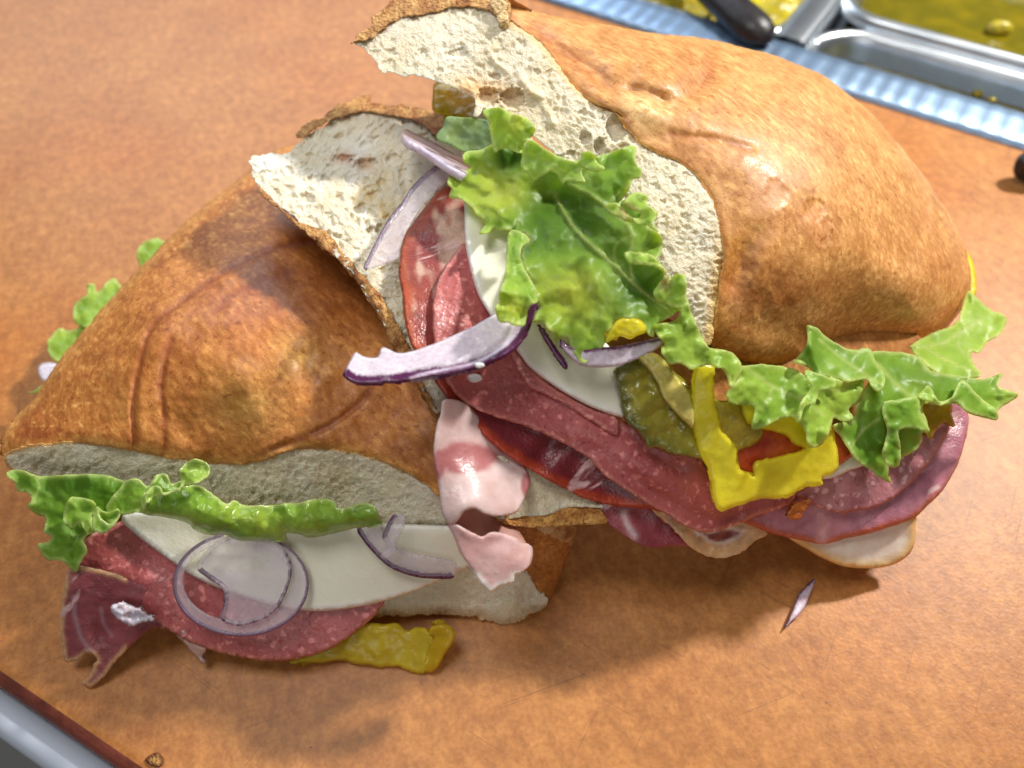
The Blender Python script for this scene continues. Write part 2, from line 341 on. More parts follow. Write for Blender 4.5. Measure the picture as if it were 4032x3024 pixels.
# sandwich unit behind: ribbed ledge and recessed pans
RU = at(3134, 175, .3); wl = float((RU-R0)@EV)
nr = 1200; pv = []; pf = []
us = np.linspace(-.75, .60, nr); per = .0098
hz = .00022*np.clip(.5+.9*np.sin(us/per*6.283+.9*np.sin(us*93)), 0, 1)
LED = [(-.001, -.02), (-.001, .0025), (.0006, .003), (wl*.33, .003), (wl*.66, .003), (wl-.0015, .003), (wl, .0022), (wl, -.002)]
for i, u_ in enumerate(us):
    for j, (v_, z_) in enumerate(LED): pv.append(R0+ER*u_+EV*v_+np.array([0, 0, z_+(hz[i] if 1 <= j <= 5 else 0)]))
m_ = len(LED)
for i in range(nr-1):
    for j in range(m_-1): pf.append((i*m_+j, (i+1)*m_+j, (i+1)*m_+j+1, i*m_+j+1))
led = obj('prep_table_ledge', [(np.array(pv), pf, np.full((len(pv), 3), .8))], M_rib, base=R0)
tag(led, 'ribbed bluish steel ledge running behind the cutting board', 'steel ledge')
well = prism('pan_well', [RU-ER*.7+EV*.001, RU+ER*.55+EV*.001, RU+ER*.55+EV*.5, RU-ER*.7+EV*.5], -.07, -.06, 0, [M_steel]); tag(well, kind='structure')
def rrect(u0, u1, v0, v1, r, n=8):
    o = []
    for cx, cy, a in ((u1-r, v1-r, 0), (u0+r, v1-r, 90), (u0+r, v0+r, 180), (u1-r, v0+r, 270)):
        for k in range(n+1):
            t = math.radians(a+90*k/n); o.append((cx+r*math.cos(t), cy+r*math.sin(t)))
    return np.array(o)
def pan(label, u0, u1, v0, v1, level, fm, fname, flabel, lumps=0, seed=1, rr=.022, dz=0):
    c = RU+ER*(u0+u1)/2+EV*(v0+v1)/2; c[2] = -.055
    e = empty('food_pan', c, label, 'steel pan', 'steel food pans behind the board')
    V = []; F = []
    loops = [(-.009, -.004), (-.0085, .0015), (-.006, .0032), (-.003, .0028), (-.001, .0012), (.0005, -.003), (.004, -.05)]
    n = 36
    for ins, z in loops:
        q = rrect(u0+ins, u1-ins, v0+ins, v1-ins, max(.004, rr-ins))
        V += [RU*np.array([1, 1, 0])+ER*a+EV*b+np.array([0, 0, z+dz]) for a, b in q]
    for k in range(len(loops)-1):
        for i in range(n): F.append((k*n+i, k*n+(i+1) % n, (k+1)*n+(i+1) % n, (k+1)*n+i))
    F.append(tuple(range((len(loops)-1)*n, len(loops)*n)))
    obj('pan_wall', [(np.array(V), F, np.full((len(V), 3), .8))], M_steel, e)
    nu, nv = 70, 40; V = []; F = []
    for i in range(nu):
        for j in range(nv):
            a = u0+.0012+(u1-u0-.0024)*i/(nu-1); b = v0+.0012+(v1-v0-.0024)*j/(nv-1)
            V.append(RU*np.array([1, 1, 0])+ER*a+EV*b+np.array([0, 0, level+lumps*float(fbm(np.array(a*70), np.array(b*70), seed, 3))]))
    for i in range(nu-1):
        for j in range(nv-1): F.append((i*nv+j, (i+1)*nv+j, (i+1)*nv+j+1, i*nv+j+1))
    f = obj(fname, [(np.array(V), F, np.full((len(V), 3), .8))], fm); tag(f, flabel, 'pickling brine' if lumps < .002 else 'peppers')
    return e
pan('steel food pan heaped with yellow peppers, left of the others', -.30, -.016, .004, .17, -.006, M_yel, 'pepper_heap', 'heap of pickled yellow peppers filling the left steel pan', .006, 3)
pan('narrow steel food pan of olive brine nearest the board', .010, .30, -.012, .036, -.014, M_brine, 'brine', 'olive green brine in the narrow front pan', .0006, 5, .026, -.0026)
pan('steel food pan of olive brine behind the narrow front pan', .010, .30, .058, .19, -.012, M_brine, 'brine', 'olive brine with yellow scrap in the pan furthest back', .0008, 6)
dv = sweep('pan_divider', [(-.011, -.02), (-.010, .001), (-.006, .0022), (.004, .0022), (.008, .001), (.009, -.02)], RU+ER*-.003, EV, ER, .001, .30, M_steel)
tag(dv, 'flat steel divider strip between the left pan and the brine pans', 'pan divider')
def lump(name, c, r, m, label, cat, seed=1, ax=None):
    bm = bmesh.new(); bmesh.ops.create_icosphere(bm, subdivisions=4, radius=1)
    V = np.array([v.co[:] for v in bm.verts]); F = [tuple(v.index for v in f.verts) for f in bm.faces]; bm.free()
    k = 1+.25*fbm(V[:, 0]*1.7+V[:, 2], V[:, 1]*1.7-V[:, 2], seed, 3); V = V*k[:, None]
    U = ax if ax is not None else (np.array([1., 0, 0]), np.array([0, 1., 0]))
    W = U[0]*V[:, :1]*r[0]+U[1]*V[:, 1:2]*r[1]+np.array([0, 0, 1.])*V[:, 2:]*r[2]+np.array(c)
    return tag(obj(name, [(W, F, np.full((len(W), 3), .8))], m), label, cat)
lump('pepper_scrap', at(3930, 118, -1.0)+np.array([0, 0, .001]), (.007, .005, .004), M_yel, 'bright yellow pepper scrap floating in the brine of the back pan', 'pepper scrap', 4)
for k, (px, py, r_, w) in enumerate(((3850, 370, .0032, 'largest'), (3908, 395, .0026, 'palest'), (3935, 345, .0016, 'smallest'))):
    lump('pepper_scrap', at(px, py, -1.3)+np.array([0, 0, .0006]), (r_, r_*.7, r_*.5), M_yel, '%s yellow crumb of pepper in the narrow front pan of brine' % w, 'pepper scrap', 8+k)
# black handle end lying over the ledge
hc = at(2990, 120, .9); n_ = 18
ha = np.array([-.45, .89, 0]); hb = np.array([.89, .45, 0]); hp = []
for t in np.linspace(0, 1, n_): hp.append(hc+ha*(-.010+.11*t)+np.array([0, 0, .012*t]))
hr = [.0115*math.sqrt(max(.02, 1-(1-min(1, t/.16))**2))*(1-.35*max(0, t-.2)) for t in np.linspace(0, 1, n_)]
v, f, c = tube(hp, np.array(hr), 20); z0 = v[:, 2].copy(); v[:, 2] = np.where(z0 > 0, z0*.75, z0)
hd = obj('utensil_handle', [(v, f, c)], M_dark); tag(hd, 'rounded black plastic utensil handle resting in the left pan of yellow peppers', 'utensil handle')
kc = at(4072, 655, .8)
kh = lump('black_knob', kc, (.0085, .006, .007), M_dark, 'black plastic knob at the right edge of the board', 'knob', 2)
# ------------------------------------------------------------------ colours of the food
CR_A, CR_B, CR_C = s2l(214, 146, 76), s2l(168, 94, 40), s2l(224, 172, 104)
def jag(x, y, sc, seed): return fbm(x/sc, y/sc, seed, 3)
# height fields (cm)
ZLC = Field(0, "5 975 4.1; 150 957 4.6; 300 975 4.9; 450 1000 4.8; 600 985 5.0; 740 975 5.1; 860 1010 4.8; 950 1070 4.3; 300 750 6.1; 480 700 6.8; 600 800 6.6; 450 880 5.9; 750 780 6.3; 850 900 5.5; 200 690 5.1; 340 540 5.5; 530 378 5.3; 700 330 5.3; 420 620 6.3; 620 500 5.9; 800 600 6.1; 1000 800 6.0; 900 500 5.7; 100 850 4.5")
ZRB = Field(0, "540 345 7.8; 700 260 7.5; 800 215 7.2; 960 250 7.4; 640 480 8.0; 760 580 8.1; 850 730 7.9; 940 890 6.8; 1000 500 8.1; 1150 1090 4.5; 1290 1110 4.2; 1240 1040 4.6; 1000 700 7.4; 1050 1000 5.8; 1400 900 5.2")
ZRF = Field(0, "865 500 8.5; 1000 400 8.6; 935 750 7.9; 1000 880 6.7; 1200 1000 5.3; 1300 1100 4.4; 1450 1180 3.3; 1600 1190 2.5; 1750 1170 2.2; 1950 1120 2.2; 2080 950 2.8; 1200 760 6.9; 1400 900 5.7; 1600 1000 4.3; 1800 900 4.4; 1500 850 5.8; 1300 600 8; 2000 800 4; 900 350 8.5; 1150 1250 4.0; 1900 1220 1.2; 950 900 7.0")
ZRT = Field(0, "780 90 10.6; 1060 0 11.2; 1080 10 11.3; 900 165 10.5; 1000 230 10.3; 1200 130 10.9; 1200 330 9.9; 1350 290 10.2; 1440 350 9.9; 1540 450 9.4; 1400 500 9.3; 1555 620 8.1; 1540 740 6.9; 1500 650 8.1; 1400 150 10.9; 1600 250 10.2; 1800 350 9.1; 1700 500 8.8; 1900 500 7.6; 2050 600 5.9; 1650 780 5.7; 1850 740 5.2; 2000 735 4.8; 1950 650 6.0; 1750 650 7.1; 1600 90 10.2; 1860 225 8.7; 2030 430 6.7; 1650 640 7.6")
ZLF = Field(0, "20 1030 3.6; 200 1100 3.4; 400 1080 3.7; 600 1130 3.2; 800 1130 3.3; 950 1150 3.2; 150 1220 2.6; 300 1300 1.9; 450 1400 1.3; 600 1420 1.1; 750 1370 1.3; 820 1310 1.6; 650 1310 1.9; 1000 1230 2.0; 1060 1130 2.9; 135 1380 .9; 200 1470 .25; 450 1250 2.4; 1000 1330 .9")
# ------------------------------------------------------------------ bread
def blob(x, y, p, rx, ry=None): ry = ry or rx; return np.exp(-((x-p[0])/rx)**2-((y-p[1])/ry)**2)
lc_lines = [K(9, "1800 780 1700 880 1560 970 1400 1040 1280 1090 1200 1115"),
    K(9, "1560 45 1330 95 1180 160 1040 240 920 330 800 420 725 495 690 600 660 720 645 850 648 960 660 1070"),
    K(9, "830 540 800 640 780 760 790 880 800 1000 797 1085"), K(9, "1380 225 1240 270 1130 320 1040 410"), K(9, "700 505 600 520 480 560")]
def c_lcrust(x, y, d):
    c = mix(CR_B, CR_A, .62+.55*fbm(x/230, y/230, 3, 3)+.35*jag(x, y, 60, 8))
    g = sm(0, 260, sdist(x, y, cat(lc_lines[1], 30, False))[2]*sdist(x, y, cat(lc_lines[1], 30, False))[0])
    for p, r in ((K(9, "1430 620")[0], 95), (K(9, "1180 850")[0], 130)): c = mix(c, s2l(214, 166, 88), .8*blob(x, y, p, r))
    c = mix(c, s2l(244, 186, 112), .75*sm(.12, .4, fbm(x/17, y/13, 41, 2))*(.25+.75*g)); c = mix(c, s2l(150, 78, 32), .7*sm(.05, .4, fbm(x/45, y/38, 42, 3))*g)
    c = mix(c, s2l(126, 66, 26), .5*blob(x, y, K(9, "1500 250")[0], 330, 160))  # cast shadow of the right bun deepened in the crust colour
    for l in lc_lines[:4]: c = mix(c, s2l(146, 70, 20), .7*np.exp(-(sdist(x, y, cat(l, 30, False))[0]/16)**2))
    return mix(c, s2l(228, 176, 104), .6*sm(45, 5, d))
o_lc = K(0, "2 985 4 945 20 918 75 855 130 775 200 690 270 610 340 540 400 480 470 420 530 374 600 320 700 310 800 360 900 470 990 640 1010 850 985 1000 952 1072 920 1047 860 1012 800 990 740 976 680 969 620 976 570 995 520 1003 450 1001 380 991 300 976 220 963 150 958 60 966")
bl = empty('sandwich_bun', at(800, 2000, 0), 'glossy brown top bun with a long score crease on the left sandwich half', 'bread')
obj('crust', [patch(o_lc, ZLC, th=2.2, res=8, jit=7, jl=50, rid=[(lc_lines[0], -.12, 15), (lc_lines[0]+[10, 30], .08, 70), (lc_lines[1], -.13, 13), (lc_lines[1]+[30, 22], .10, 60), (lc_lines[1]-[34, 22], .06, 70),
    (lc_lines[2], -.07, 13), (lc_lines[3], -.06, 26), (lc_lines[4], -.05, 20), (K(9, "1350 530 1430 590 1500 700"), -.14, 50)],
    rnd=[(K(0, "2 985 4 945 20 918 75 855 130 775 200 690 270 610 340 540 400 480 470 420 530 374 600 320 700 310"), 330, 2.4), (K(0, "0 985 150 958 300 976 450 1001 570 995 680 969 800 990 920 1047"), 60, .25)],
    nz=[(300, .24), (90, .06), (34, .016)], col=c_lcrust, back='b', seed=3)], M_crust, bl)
ZLK = Field(0, "5 975 4.05; 150 957 4.5; 300 975 4.8; 450 1000 4.7; 600 985 4.9; 740 975 5.0; 860 1010 4.7; 950 1070 4.2; 20 1010 3.5; 60 1045 2.9; 250 1090 2.9; 450 1125 3.0; 700 1125 3.1; 900 1155 2.9; 950 1150 2.9; 500 1060 3.7; 750 1050 3.8")
CRU = s2l(240, 234, 217)
def c_crumb(x, y, d): return mix(mix(CRU, s2l(226, 212, 176), .5+.6*fbm(x/120, y/120, 5)), s2l(234, 226, 204), .6*fbm(x/30, y/30, 6)+.2)
def c_lcrumb(x, y, d): return mix(c_crumb(x, y, d), s2l(214, 160, 92), sm(16, 2, d)*(y < 1860))
obj('crumb', [patch(K(0, "8 985 60 962 150 954 220 959 300 972 380 987 450 997 520 999 570 991 620 972 680 965 740 972 800 986 860 1008 920 1043 958 1072 962 1150 930 1160 860 1142 830 1150 780 1120 740 1125 700 1140 600 1130 470 1115 380 1095 320 1082 250 1066 205 1062 150 1060 110 1046 60 1034 25 1015"),
    ZLK, th=1.2, res=5.5, jit=9, jl=14, nz=[(160, .12), (45, .06), (20, .03)], cells=[(14, .085, 1.1)], rnd=[(K(0, "8 985 150 956 300 973 450 998 570 992 680 966 800 987 920 1044 958 1072"), 40, .1)], col=c_lcrumb, back='r', seed=5)], M_crumb, bl)

def crumbs_on(out, z, **k): return patch(out, z, back='r', **k)
bb = empty('sandwich_bun', at(1900, 2250, 0), 'bottom bun of the left sandwich half with torn crumb lying on the board', 'bread')
ZLB = Field(5, "600 1240 .5; 1000 1240 .3; 1370 1300 .12; 1590 1150 .5; 1750 705 2.7; 1400 760 3.0; 1000 1050 1.6; 1620 1000 1.25; 1700 900 1.75; 800 1000 1.9; 1200 1100 1.2; 1000 800 2.6")
obj('crumb', [crumbs_on(K(5, "520 1250 630 1150 740 1080 850 1000 1000 900 1080 800 1180 750 1350 740 1420 960 1480 990 1530 1080 1594 1150 1560 1200 1480 1240 1430 1270 1370 1302 1300 1290 1200 1262 1110 1245 1000 1240 900 1235 760 1238 640 1245"), ZLB,
    th=1.0, res=6, jit=13, jl=18, nz=[(120, .14), (40, .09), (20, .04)], cells=[(15, .07, 1.1)], rid=[(K(5, "1370 1080 1400 1160 1380 1190"), .12, 20)], col=lambda x, y, d: mix(c_crumb(x, y, d), s2l(190, 150, 92), .7*sm(50, 0, d)*(y > 2380)), seed=8)], M_crumb, bb)
def c_bcrust(x, y, d): return mix(s2l(150, 92, 40), s2l(196, 138, 74), .5+.6*fbm(x/30, y/160, 4))
obj('crust', [patch(K(5, "1330 720 1500 712 1748 703 1752 770 1705 900 1662 1020 1620 1120 1594 1152 1530 1085 1478 995 1415 962 1380 820"), ZLB, off=.02, th=1.0, res=10, jit=5, nz=[(140, .08), (22, .02)], rnd=[(K(5, "1752 690 1705 900 1620 1120 1594 1150"), 60, .5)], col=c_bcrust, back='r', seed=9)], M_crust, bb)
obj('crust_flake', [patch(K(5, "1488 714 1600 708 1742 703 1748 765 1722 802 1690 803 1652 782 1600 766 1540 737"), ZLB, off=.28, th=.15, res=8, jit=8, jl=16, nz=[(40, .08)], col=lambda x, y, d: mix(s2l(226, 196, 148), s2l(176, 116, 60), .5+fbm(x/40, y/40, 2)), seed=4)], M_tor, bb)

rb = empty('sandwich_bun', at(1750, 1500, 0), 'bottom bun of the right sandwich half propped on the left bun, torn crumb side up', 'bread')
o_rbc = np.r_[K(0, "540 345 560 336 585 330 622 330 640 312 700 272 740 248 800 236 860 240 960 260 1010 300 1060 400 1050 600 1010 750 1000 900"), K(0, "950 900 928 868 905 830 880 790 850 735 825 688 790 632 764 595 735 562 708 536 690 518 650 487 615 452 575 424 552 390")]
def c_rbc(x, y, d):
    c = c_crumb(x, y, d); c = mix(c, s2l(244, 242, 232), 1.0*blob(x, y, K(0, "580 350")[0], 90, 60)+.5*blob(x, y, K(0, "760 330")[0], 90, 60)+.4*sm(0, .4, fbm(x/38, y/70, 31)))
    for p, r, a in (((800, 410), 30, .75), ((780, 430), 26, .5), ((835, 455), 32, .7), ((860, 520), 24, .6), ((830, 390), 24, .5)): c = mix(c, s2l(232, 186, 40), a*blob(x, y, K(0, "%d %d" % p)[0], r*1.3)*(.6+.8*fbm(x/25, y/25, 9)))
    return mix(c, s2l(196, 124, 66), .75*blob(x, y, K(0, "742 340")[0], 36, 26)+.5*blob(x, y, K(0, "790 355")[0], 40, 30))
holes = [(K(0, s)[0], rx, ry, dp) for s, rx, ry, dp in (("790 357", 48, 30, .35), ("745 343", 34, 20, .2), ("850 345", 34, 26, .25), ("805 505", 40, 30, .18), ("730 430", 24, 18, .15), ("690 390", 22, 26, .14), ("880 400", 30, 24, .2))]
def with_holes(pt, hs, rim=.0004, rag=14):
    V, F, C = pt; n = len(V)//2; P = V[:n]; v = P-CAM; q = v@np.stack([RT, UP, FW], 1); x = 2016+FPX*q[:, 0]/q[:, 2]; y = 1512-FPX*q[:, 1]/q[:, 2]
    rd = v/np.linalg.norm(v, axis=1)[:, None]
    for p, rx, ry, dp in hs:
        e = ((x-p[0])/rx)**2+((y-p[1])/ry)**2; e = e*(1+.6*fbm(x/rag, y/rag, 3))
        V[:n] += rd*(dp/100*np.sqrt(np.clip(1-e, 0, 1))-rim*np.exp(-((e-1.15)/.15)**2))[:, None]
    return V, F, C
obj('crumb', [with_holes(crumbs_on(o_rbc, ZRB, th=1.4, res=4.6, jit=13, jl=22, nz=[(150, .14), (42, .08)], cells=[(18, .15, 1.4)], col=c_rbc, seed=11,
    rid=[(K(0, "800 370 815 420 822 470"), .14, 16), (K(0, "700 300 740 280 790 300"), .12, 18), (K(0, "845 380 850 410"), .12, 12)]), holes),
    crumbs_on(K(5, "1250 300 1500 380 1720 500 1920 590 1850 600 1720 596 1600 640 1440 655 1300 660 1150 560"), ZRB, th=.9, res=9, jit=8, jl=20, nz=[(60, .1), (18, .06)], pores=[(80, 6, 20, .05)], col=c_crumb, seed=12)], M_crumb, rb)
def c_torn(x, y, d): return mix(s2l(166, 104, 48), s2l(222, 174, 108), .5+1.0*fbm(x/34, y/34, 7)+.3*fbm(x/9, y/9, 3))
obj('crust_edge', [patch(np.r_[K(0, "560 402 590 432 640 478"), K(9, "1530 -6 1592 28 1642 90 1722 190 1762 232 1832 312 1892 402 1962 532 2002 602 2042 722 2092 832 2140 905 2112 925 2060 845 2000 735 1910 595 1878 520 1828 420 1756 300 1680 205 1600 120 1560 108 1530 66"), K(0, "668 508 640 488 600 452 565 420")], ZRB, off=.02, th=1.3, res=7, jit=9, jl=18, nz=[(50, .09), (15, .07)], pores=[(160, 5, 16, .05)], rnd=[(K(9, "1530 66 1560 108 1680 205 1756 300 1828 420 1910 595 2000 735 2112 925"), 26, .3)], col=c_torn, back='r', seed=13),
    patch(K(2, "-60 890 0 815 120 762 190 702 270 665 380 626 436 619 441 660 560 690 700 688 830 735 925 762 945 900 850 880 700 790 450 738 300 745 180 785 60 850 -20 905"), ZRB, off=.06, th=.9, res=7, jit=10, jl=20, nz=[(60, .1), (18, .07)], pores=[(120, 5, 18, .06)], col=c_torn, back='r', seed=14),
    patch(K(5, "1280 655 1440 645 1600 628 1740 588 1850 575 1945 690 1700 707 1500 717 1360 707"), ZRB, off=-.05, th=.8, res=9, jit=4, nz=[(60, .05), (18, .02)], col=lambda x, y, d: mix(s2l(176, 112, 48), s2l(222, 170, 96), .5+fbm(x/60, y/30, 3)), back='r', seed=15)], M_tor, rb)

rt = empty('sandwich_bun', at(2900, 1400, 0), 'large golden tan top bun of the right sandwich half, cut crumb facing left', 'bread')
rc_lines = [K(10, "105 0 200 95 270 135 350 185 420 245 500 275 600 295 655 325"), K(10, "862 130 870 195 820 262 760 302 690 322"), K(10, "700 468 800 480 900 490 980 510 1045 528"), K(10, "1080 150 1150 155 1235 188")]
o_cut = np.r_[K(2, "1320 130 1430 200 1530 270 1600 350 1660 430 1720 520 1790 600 1900 680 2000 720 2080 765"), K(10, "460 370 490 420 560 500 620 540 720 580 800 640 860 720 892 800 912 900 922 1000 905 1100 893 1200 882 1300 868 1368")]
def c_rcrust(x, y, d):
    c = mix(s2l(198, 138, 78), s2l(226, 174, 110), .5+.5*fbm(x/300, y/300, 13, 3)+.3*fbm((x+y)/30, (x-y)/110, 8))
    e = sdist(x, y, cat(o_cut, 30, False))[0]
    for l, w in zip(rc_lines, (34, 30, 16, 18)): c = mix(c, s2l(176, 96, 36), .65*np.exp(-(sdist(x, y, cat(l, 30, False))[0]/w)**2)*(.6+.9*fbm(x/40, y/40, 5)))  # crease shade strengthened by darker colour along the lines
    c = mix(c, s2l(240, 206, 150), .8*blob(x, y, K(10, "590 400")[0], 90, 70)+.5*blob(x, y, K(10, "690 330")[0], 110, 60)+.5*blob(x, y, K(10, "520 310")[0], 60, 40))
    c = mix(c, s2l(228, 174, 84), .6*blob(x, y, K(10, "950 940")[0], 60, 110)+.4*blob(x, y, K(10, "900 1250")[0], 60, 160))
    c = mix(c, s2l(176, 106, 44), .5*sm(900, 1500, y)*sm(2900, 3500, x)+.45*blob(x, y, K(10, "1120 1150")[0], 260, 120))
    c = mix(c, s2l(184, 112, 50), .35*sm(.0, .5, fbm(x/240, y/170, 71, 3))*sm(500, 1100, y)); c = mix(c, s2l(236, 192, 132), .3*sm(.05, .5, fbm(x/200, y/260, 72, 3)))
    for p, rx, ry in (((1150, 720), 45, 75), ((1340, 860), 60, 70), ((990, 1180), 60, 50), ((1800, 810), 20, 60)): c = mix(c, s2l(222, 160, 112), .6*blob(x, y, K(10, "%d %d" % p)[0], rx, ry))
    c = mix(c, s2l(196, 126, 54), .75*sm(34, 8, e)*(.7+.8*fbm(x/30, y/30, 3)))
    return mix(c, s2l(232, 190, 116), .8*sm(10, 0, e))
o_rc = np.r_[K(2, "1320 130 1345 60 1330 -20"), K(0, "1160 26 1250 43 1330 58 1400 69 1500 80 1600 100 1700 130 1780 165 1860 225 1920 285 1980 360 2030 430 2070 500 2092 560 2099 605 2090 645 2062 690 2010 737 1950 752 1880 758 1800 752 1755 745 1735 768 1690 788 1640 790 1590 775"), o_cut[::-1]]
sil = K(0, "1080 8 1160 26 1250 43 1330 58 1400 69 1500 80 1600 100 1700 130 1780 165 1860 225 1920 285 1980 360 2030 430 2070 500 2092 560 2099 605 2090 645 2062 690 2010 737 1950 752 1880 758")
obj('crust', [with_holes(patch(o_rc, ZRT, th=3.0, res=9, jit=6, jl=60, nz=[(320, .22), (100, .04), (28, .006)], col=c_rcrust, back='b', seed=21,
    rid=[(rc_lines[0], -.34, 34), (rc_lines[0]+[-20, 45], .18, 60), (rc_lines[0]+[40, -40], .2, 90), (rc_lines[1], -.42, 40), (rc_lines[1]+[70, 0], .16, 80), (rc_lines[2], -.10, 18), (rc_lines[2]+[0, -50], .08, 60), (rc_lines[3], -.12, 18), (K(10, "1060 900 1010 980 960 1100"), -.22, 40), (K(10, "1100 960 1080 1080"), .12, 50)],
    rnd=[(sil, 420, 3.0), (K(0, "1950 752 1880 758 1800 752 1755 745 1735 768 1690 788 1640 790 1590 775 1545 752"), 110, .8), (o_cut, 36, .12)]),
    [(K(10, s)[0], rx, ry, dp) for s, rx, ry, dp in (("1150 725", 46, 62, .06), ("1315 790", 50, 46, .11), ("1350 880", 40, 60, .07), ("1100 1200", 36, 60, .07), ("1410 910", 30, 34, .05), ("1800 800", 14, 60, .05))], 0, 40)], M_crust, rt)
o_rk = np.r_[K(2, "325 285 350 265 420 250 505 192 560 142 680 102 800 82 940 52 1040 42 1190 56 1250 108"), o_cut, K(10, "820 1345 760 1215 640 1010 540 850 380 640 240 580 100 470"), K(2, "1580 1080 1470 1020 1400 950 1310 890 1240 820 1200 740 1170 705 1130 760 1105 745 1110 650 1040 610 960 565 860 535 800 515 700 490 640 500 560 470 500 472 470 415 420 350 370 305")]
def c_rk(x, y, d):
    c = c_crumb(x, y, d); c = mix(c, s2l(226, 178, 116), .7*blob(x, y, K(2, "1200 600")[0], 80, 50)+.5*blob(x, y, K(2, "1060 560")[0], 60, 40)+.35*blob(x, y, K(2, "1370 660")[0], 50, 60))
    e = sdist(x, y, cat(o_cut[8:], 30, False))[0]
    c = mix(c, s2l(224, 176, 70), .7*sm(60, 5, e)*sm(700, 1200, y)); return mix(c, s2l(222, 186, 120), .6*sm(30, 3, sdist(x, y, cat(o_cut[:9], 30, False))[0]))
obj('crumb', [with_holes(crumbs_on(o_rk, ZRT, off=-.02, th=1.5, res=4.4, jit=8, jl=14, nz=[(140, .12), (40, .03)], cells=[(16, .085, 1.4)], col=c_rk, seed=22,
    rid=[(K(2, "1190 320 1240 390 1320 460"), .10, 10), (K(2, "1395 470 1430 540 1470 590 1550 630"), .2, 15), (K(2, "1550 680 1590 720 1625 800"), .16, 13), (K(2, "930 600 1010 560 1090 570 1110 610"), .16, 22), (K(2, "1110 650 1130 720 1120 760"), .2, 16)],
    rnd=[(o_cut, 40, .1)]), [(K(2, s)[0], rx, ry, dp) for s, rx, ry, dp in (("1190 635", 44, 42, .35), ("1355 645", 50, 44, .4), ("2030 835", 44, 58, .4), ("1838 900", 24, 28, .3), ("1925 955", 25, 34, .3), ("1000 350", 40, 22, .16), ("1240 500", 26, 16, .2), ("770 335", 22, 14, .12), ("1270 660", 14, 12, .2), ("1740 1000", 22, 14, .2), ("880 460", 20, 14, .12))])], M_crumb, rt)
obj('crust_edge', [patch(K(2, "305 288 345 228 432 168 452 108 540 40 600 -12 1000 -44 1300 -24 1345 60 1325 138 1250 112 1190 62 1040 48 940 58 800 88 680 108 560 148 505 198 420 258 350 272"), ZRT, off=.04, th=1.2, res=7, jit=10, jl=20, nz=[(60, .12), (18, .08)], pores=[(260, 5, 18, .06)], col=c_torn, back='r', seed=23),
    patch(K(2, "1215 20 1235 -10 1300 0 1335 30 1310 60 1325 110 1300 140 1260 135 1255 90 1225 60"), ZRT, off=.14, th=.3, res=6, jit=6, jl=10, nz=[(20, .12)], col=s2l(236, 204, 150), seed=24)], M_tor, rt)

obj('bun_body', [patch(K(0, "985 420 1100 470 1320 620 1520 720 1640 720 1850 690 1990 730 2010 860 1960 990 1760 1060 1600 1080 1480 1080 1300 1040 1150 960 1010 850 1030 600"), ZRF, off=-.55, th=3.2, res=26, nz=[(120, .1)], col=c_bcrust, back='b', seed=16)], M_crust, rb)
obj('bun_body', [patch(K(0, "170 1120 400 1090 700 1090 1000 1100 1060 1150 1000 1210 900 1270 760 1300 500 1290 330 1250 220 1190"), ZLF, off=-.5, th=2.4, res=26, nz=[(120, .1)], col=c_bcrust, back='b', seed=17)], M_crust, bb)
# ------------------------------------------------------------------ fillings
def food(name, label, cat_, parts, m, group=None): return tag(obj(name, parts, m), label, cat_, group)
SAL = s2l(196, 106, 104)
def c_sal(x, y, d): return mix(mix(SAL, s2l(168, 80, 80), .5+.7*fbm(x/120, y/120, 4)), s2l(206, 134, 122), .65*sm(22, 4, d+8*jag(x, y, 16, 2)))
# right sandwich half, from the bottom bun upwards
food('ham_slice', 'dark red raw ham slice with white streak hanging lowest between the two buns', 'ham slice',
  [patch(K(7, "-20 1090 40 1130 120 1222 200 1282 280 1332 360 1350 450 1342 540 1340 620 1330 560 1220 420 1150 300 1080 100 1040"), ZRF, off=-.35, th=.15, res=11, jit=4, nz=[(120, .12)],
   col=lambda x, y, d: mix(mix(s2l(140, 52, 62), s2l(176, 92, 100), .5+.6*fbm(x/90, y/90, 7)), s2l(222, 196, 200), .9*np.exp(-(sdist(x, y, K(7, "200 1170 215 1230 255 1290"))[0]/13)**2)), seed=31)], M_ham)
food('bacon_slice', 'thin slice with tan and white fat rim at the lowest point under the salami', 'cured meat',
  [patch(K(7, "330 1140 440 1240 520 1330 590 1380 640 1394 690 1401 790 1372 860 1312 925 1275 840 1200 700 1180 560 1180 440 1120"), ZRF, off=-.12, th=.13, res=8, jit=6, jl=14, nz=[(70, .1), (18, .03)],
   col=lambda x, y, d: mix(mix(s2l(150, 74, 72), s2l(234, 214, 200), sm(75, 60, d+18*jag(x, y, 40, 3))), mix(s2l(206, 158, 108), s2l(226, 190, 146), .5+fbm(x/20, y/20, 5)), sm(58, 46, d+10*jag(x, y, 40, 3))), seed=32)], M_ham)
food('turkey_slice', 'pale white meat slice with golden rim sticking out under the purple ham', 'sliced meat',
  [patch(K(7, "1020 1290 1130 1362 1200 1402 1300 1441 1400 1452 1500 1447 1580 1422 1640 1372 1664 1312 1668 1240 1664 1180 1600 1150 1400 1180 1200 1200 1060 1240"), ZRF, off=-.18, th=.22, res=11, nz=[(160, .12)], er=.1, rid=[(K(7, "1500 1250 1580 1300 1560 1420"), -.15, 60)],
   col=lambda x, y, d: mix(s2l(240, 228, 214), s2l(226, 186, 116), .95*sm(55, 4, d)*(y > 1980)), seed=33)], M_pale)
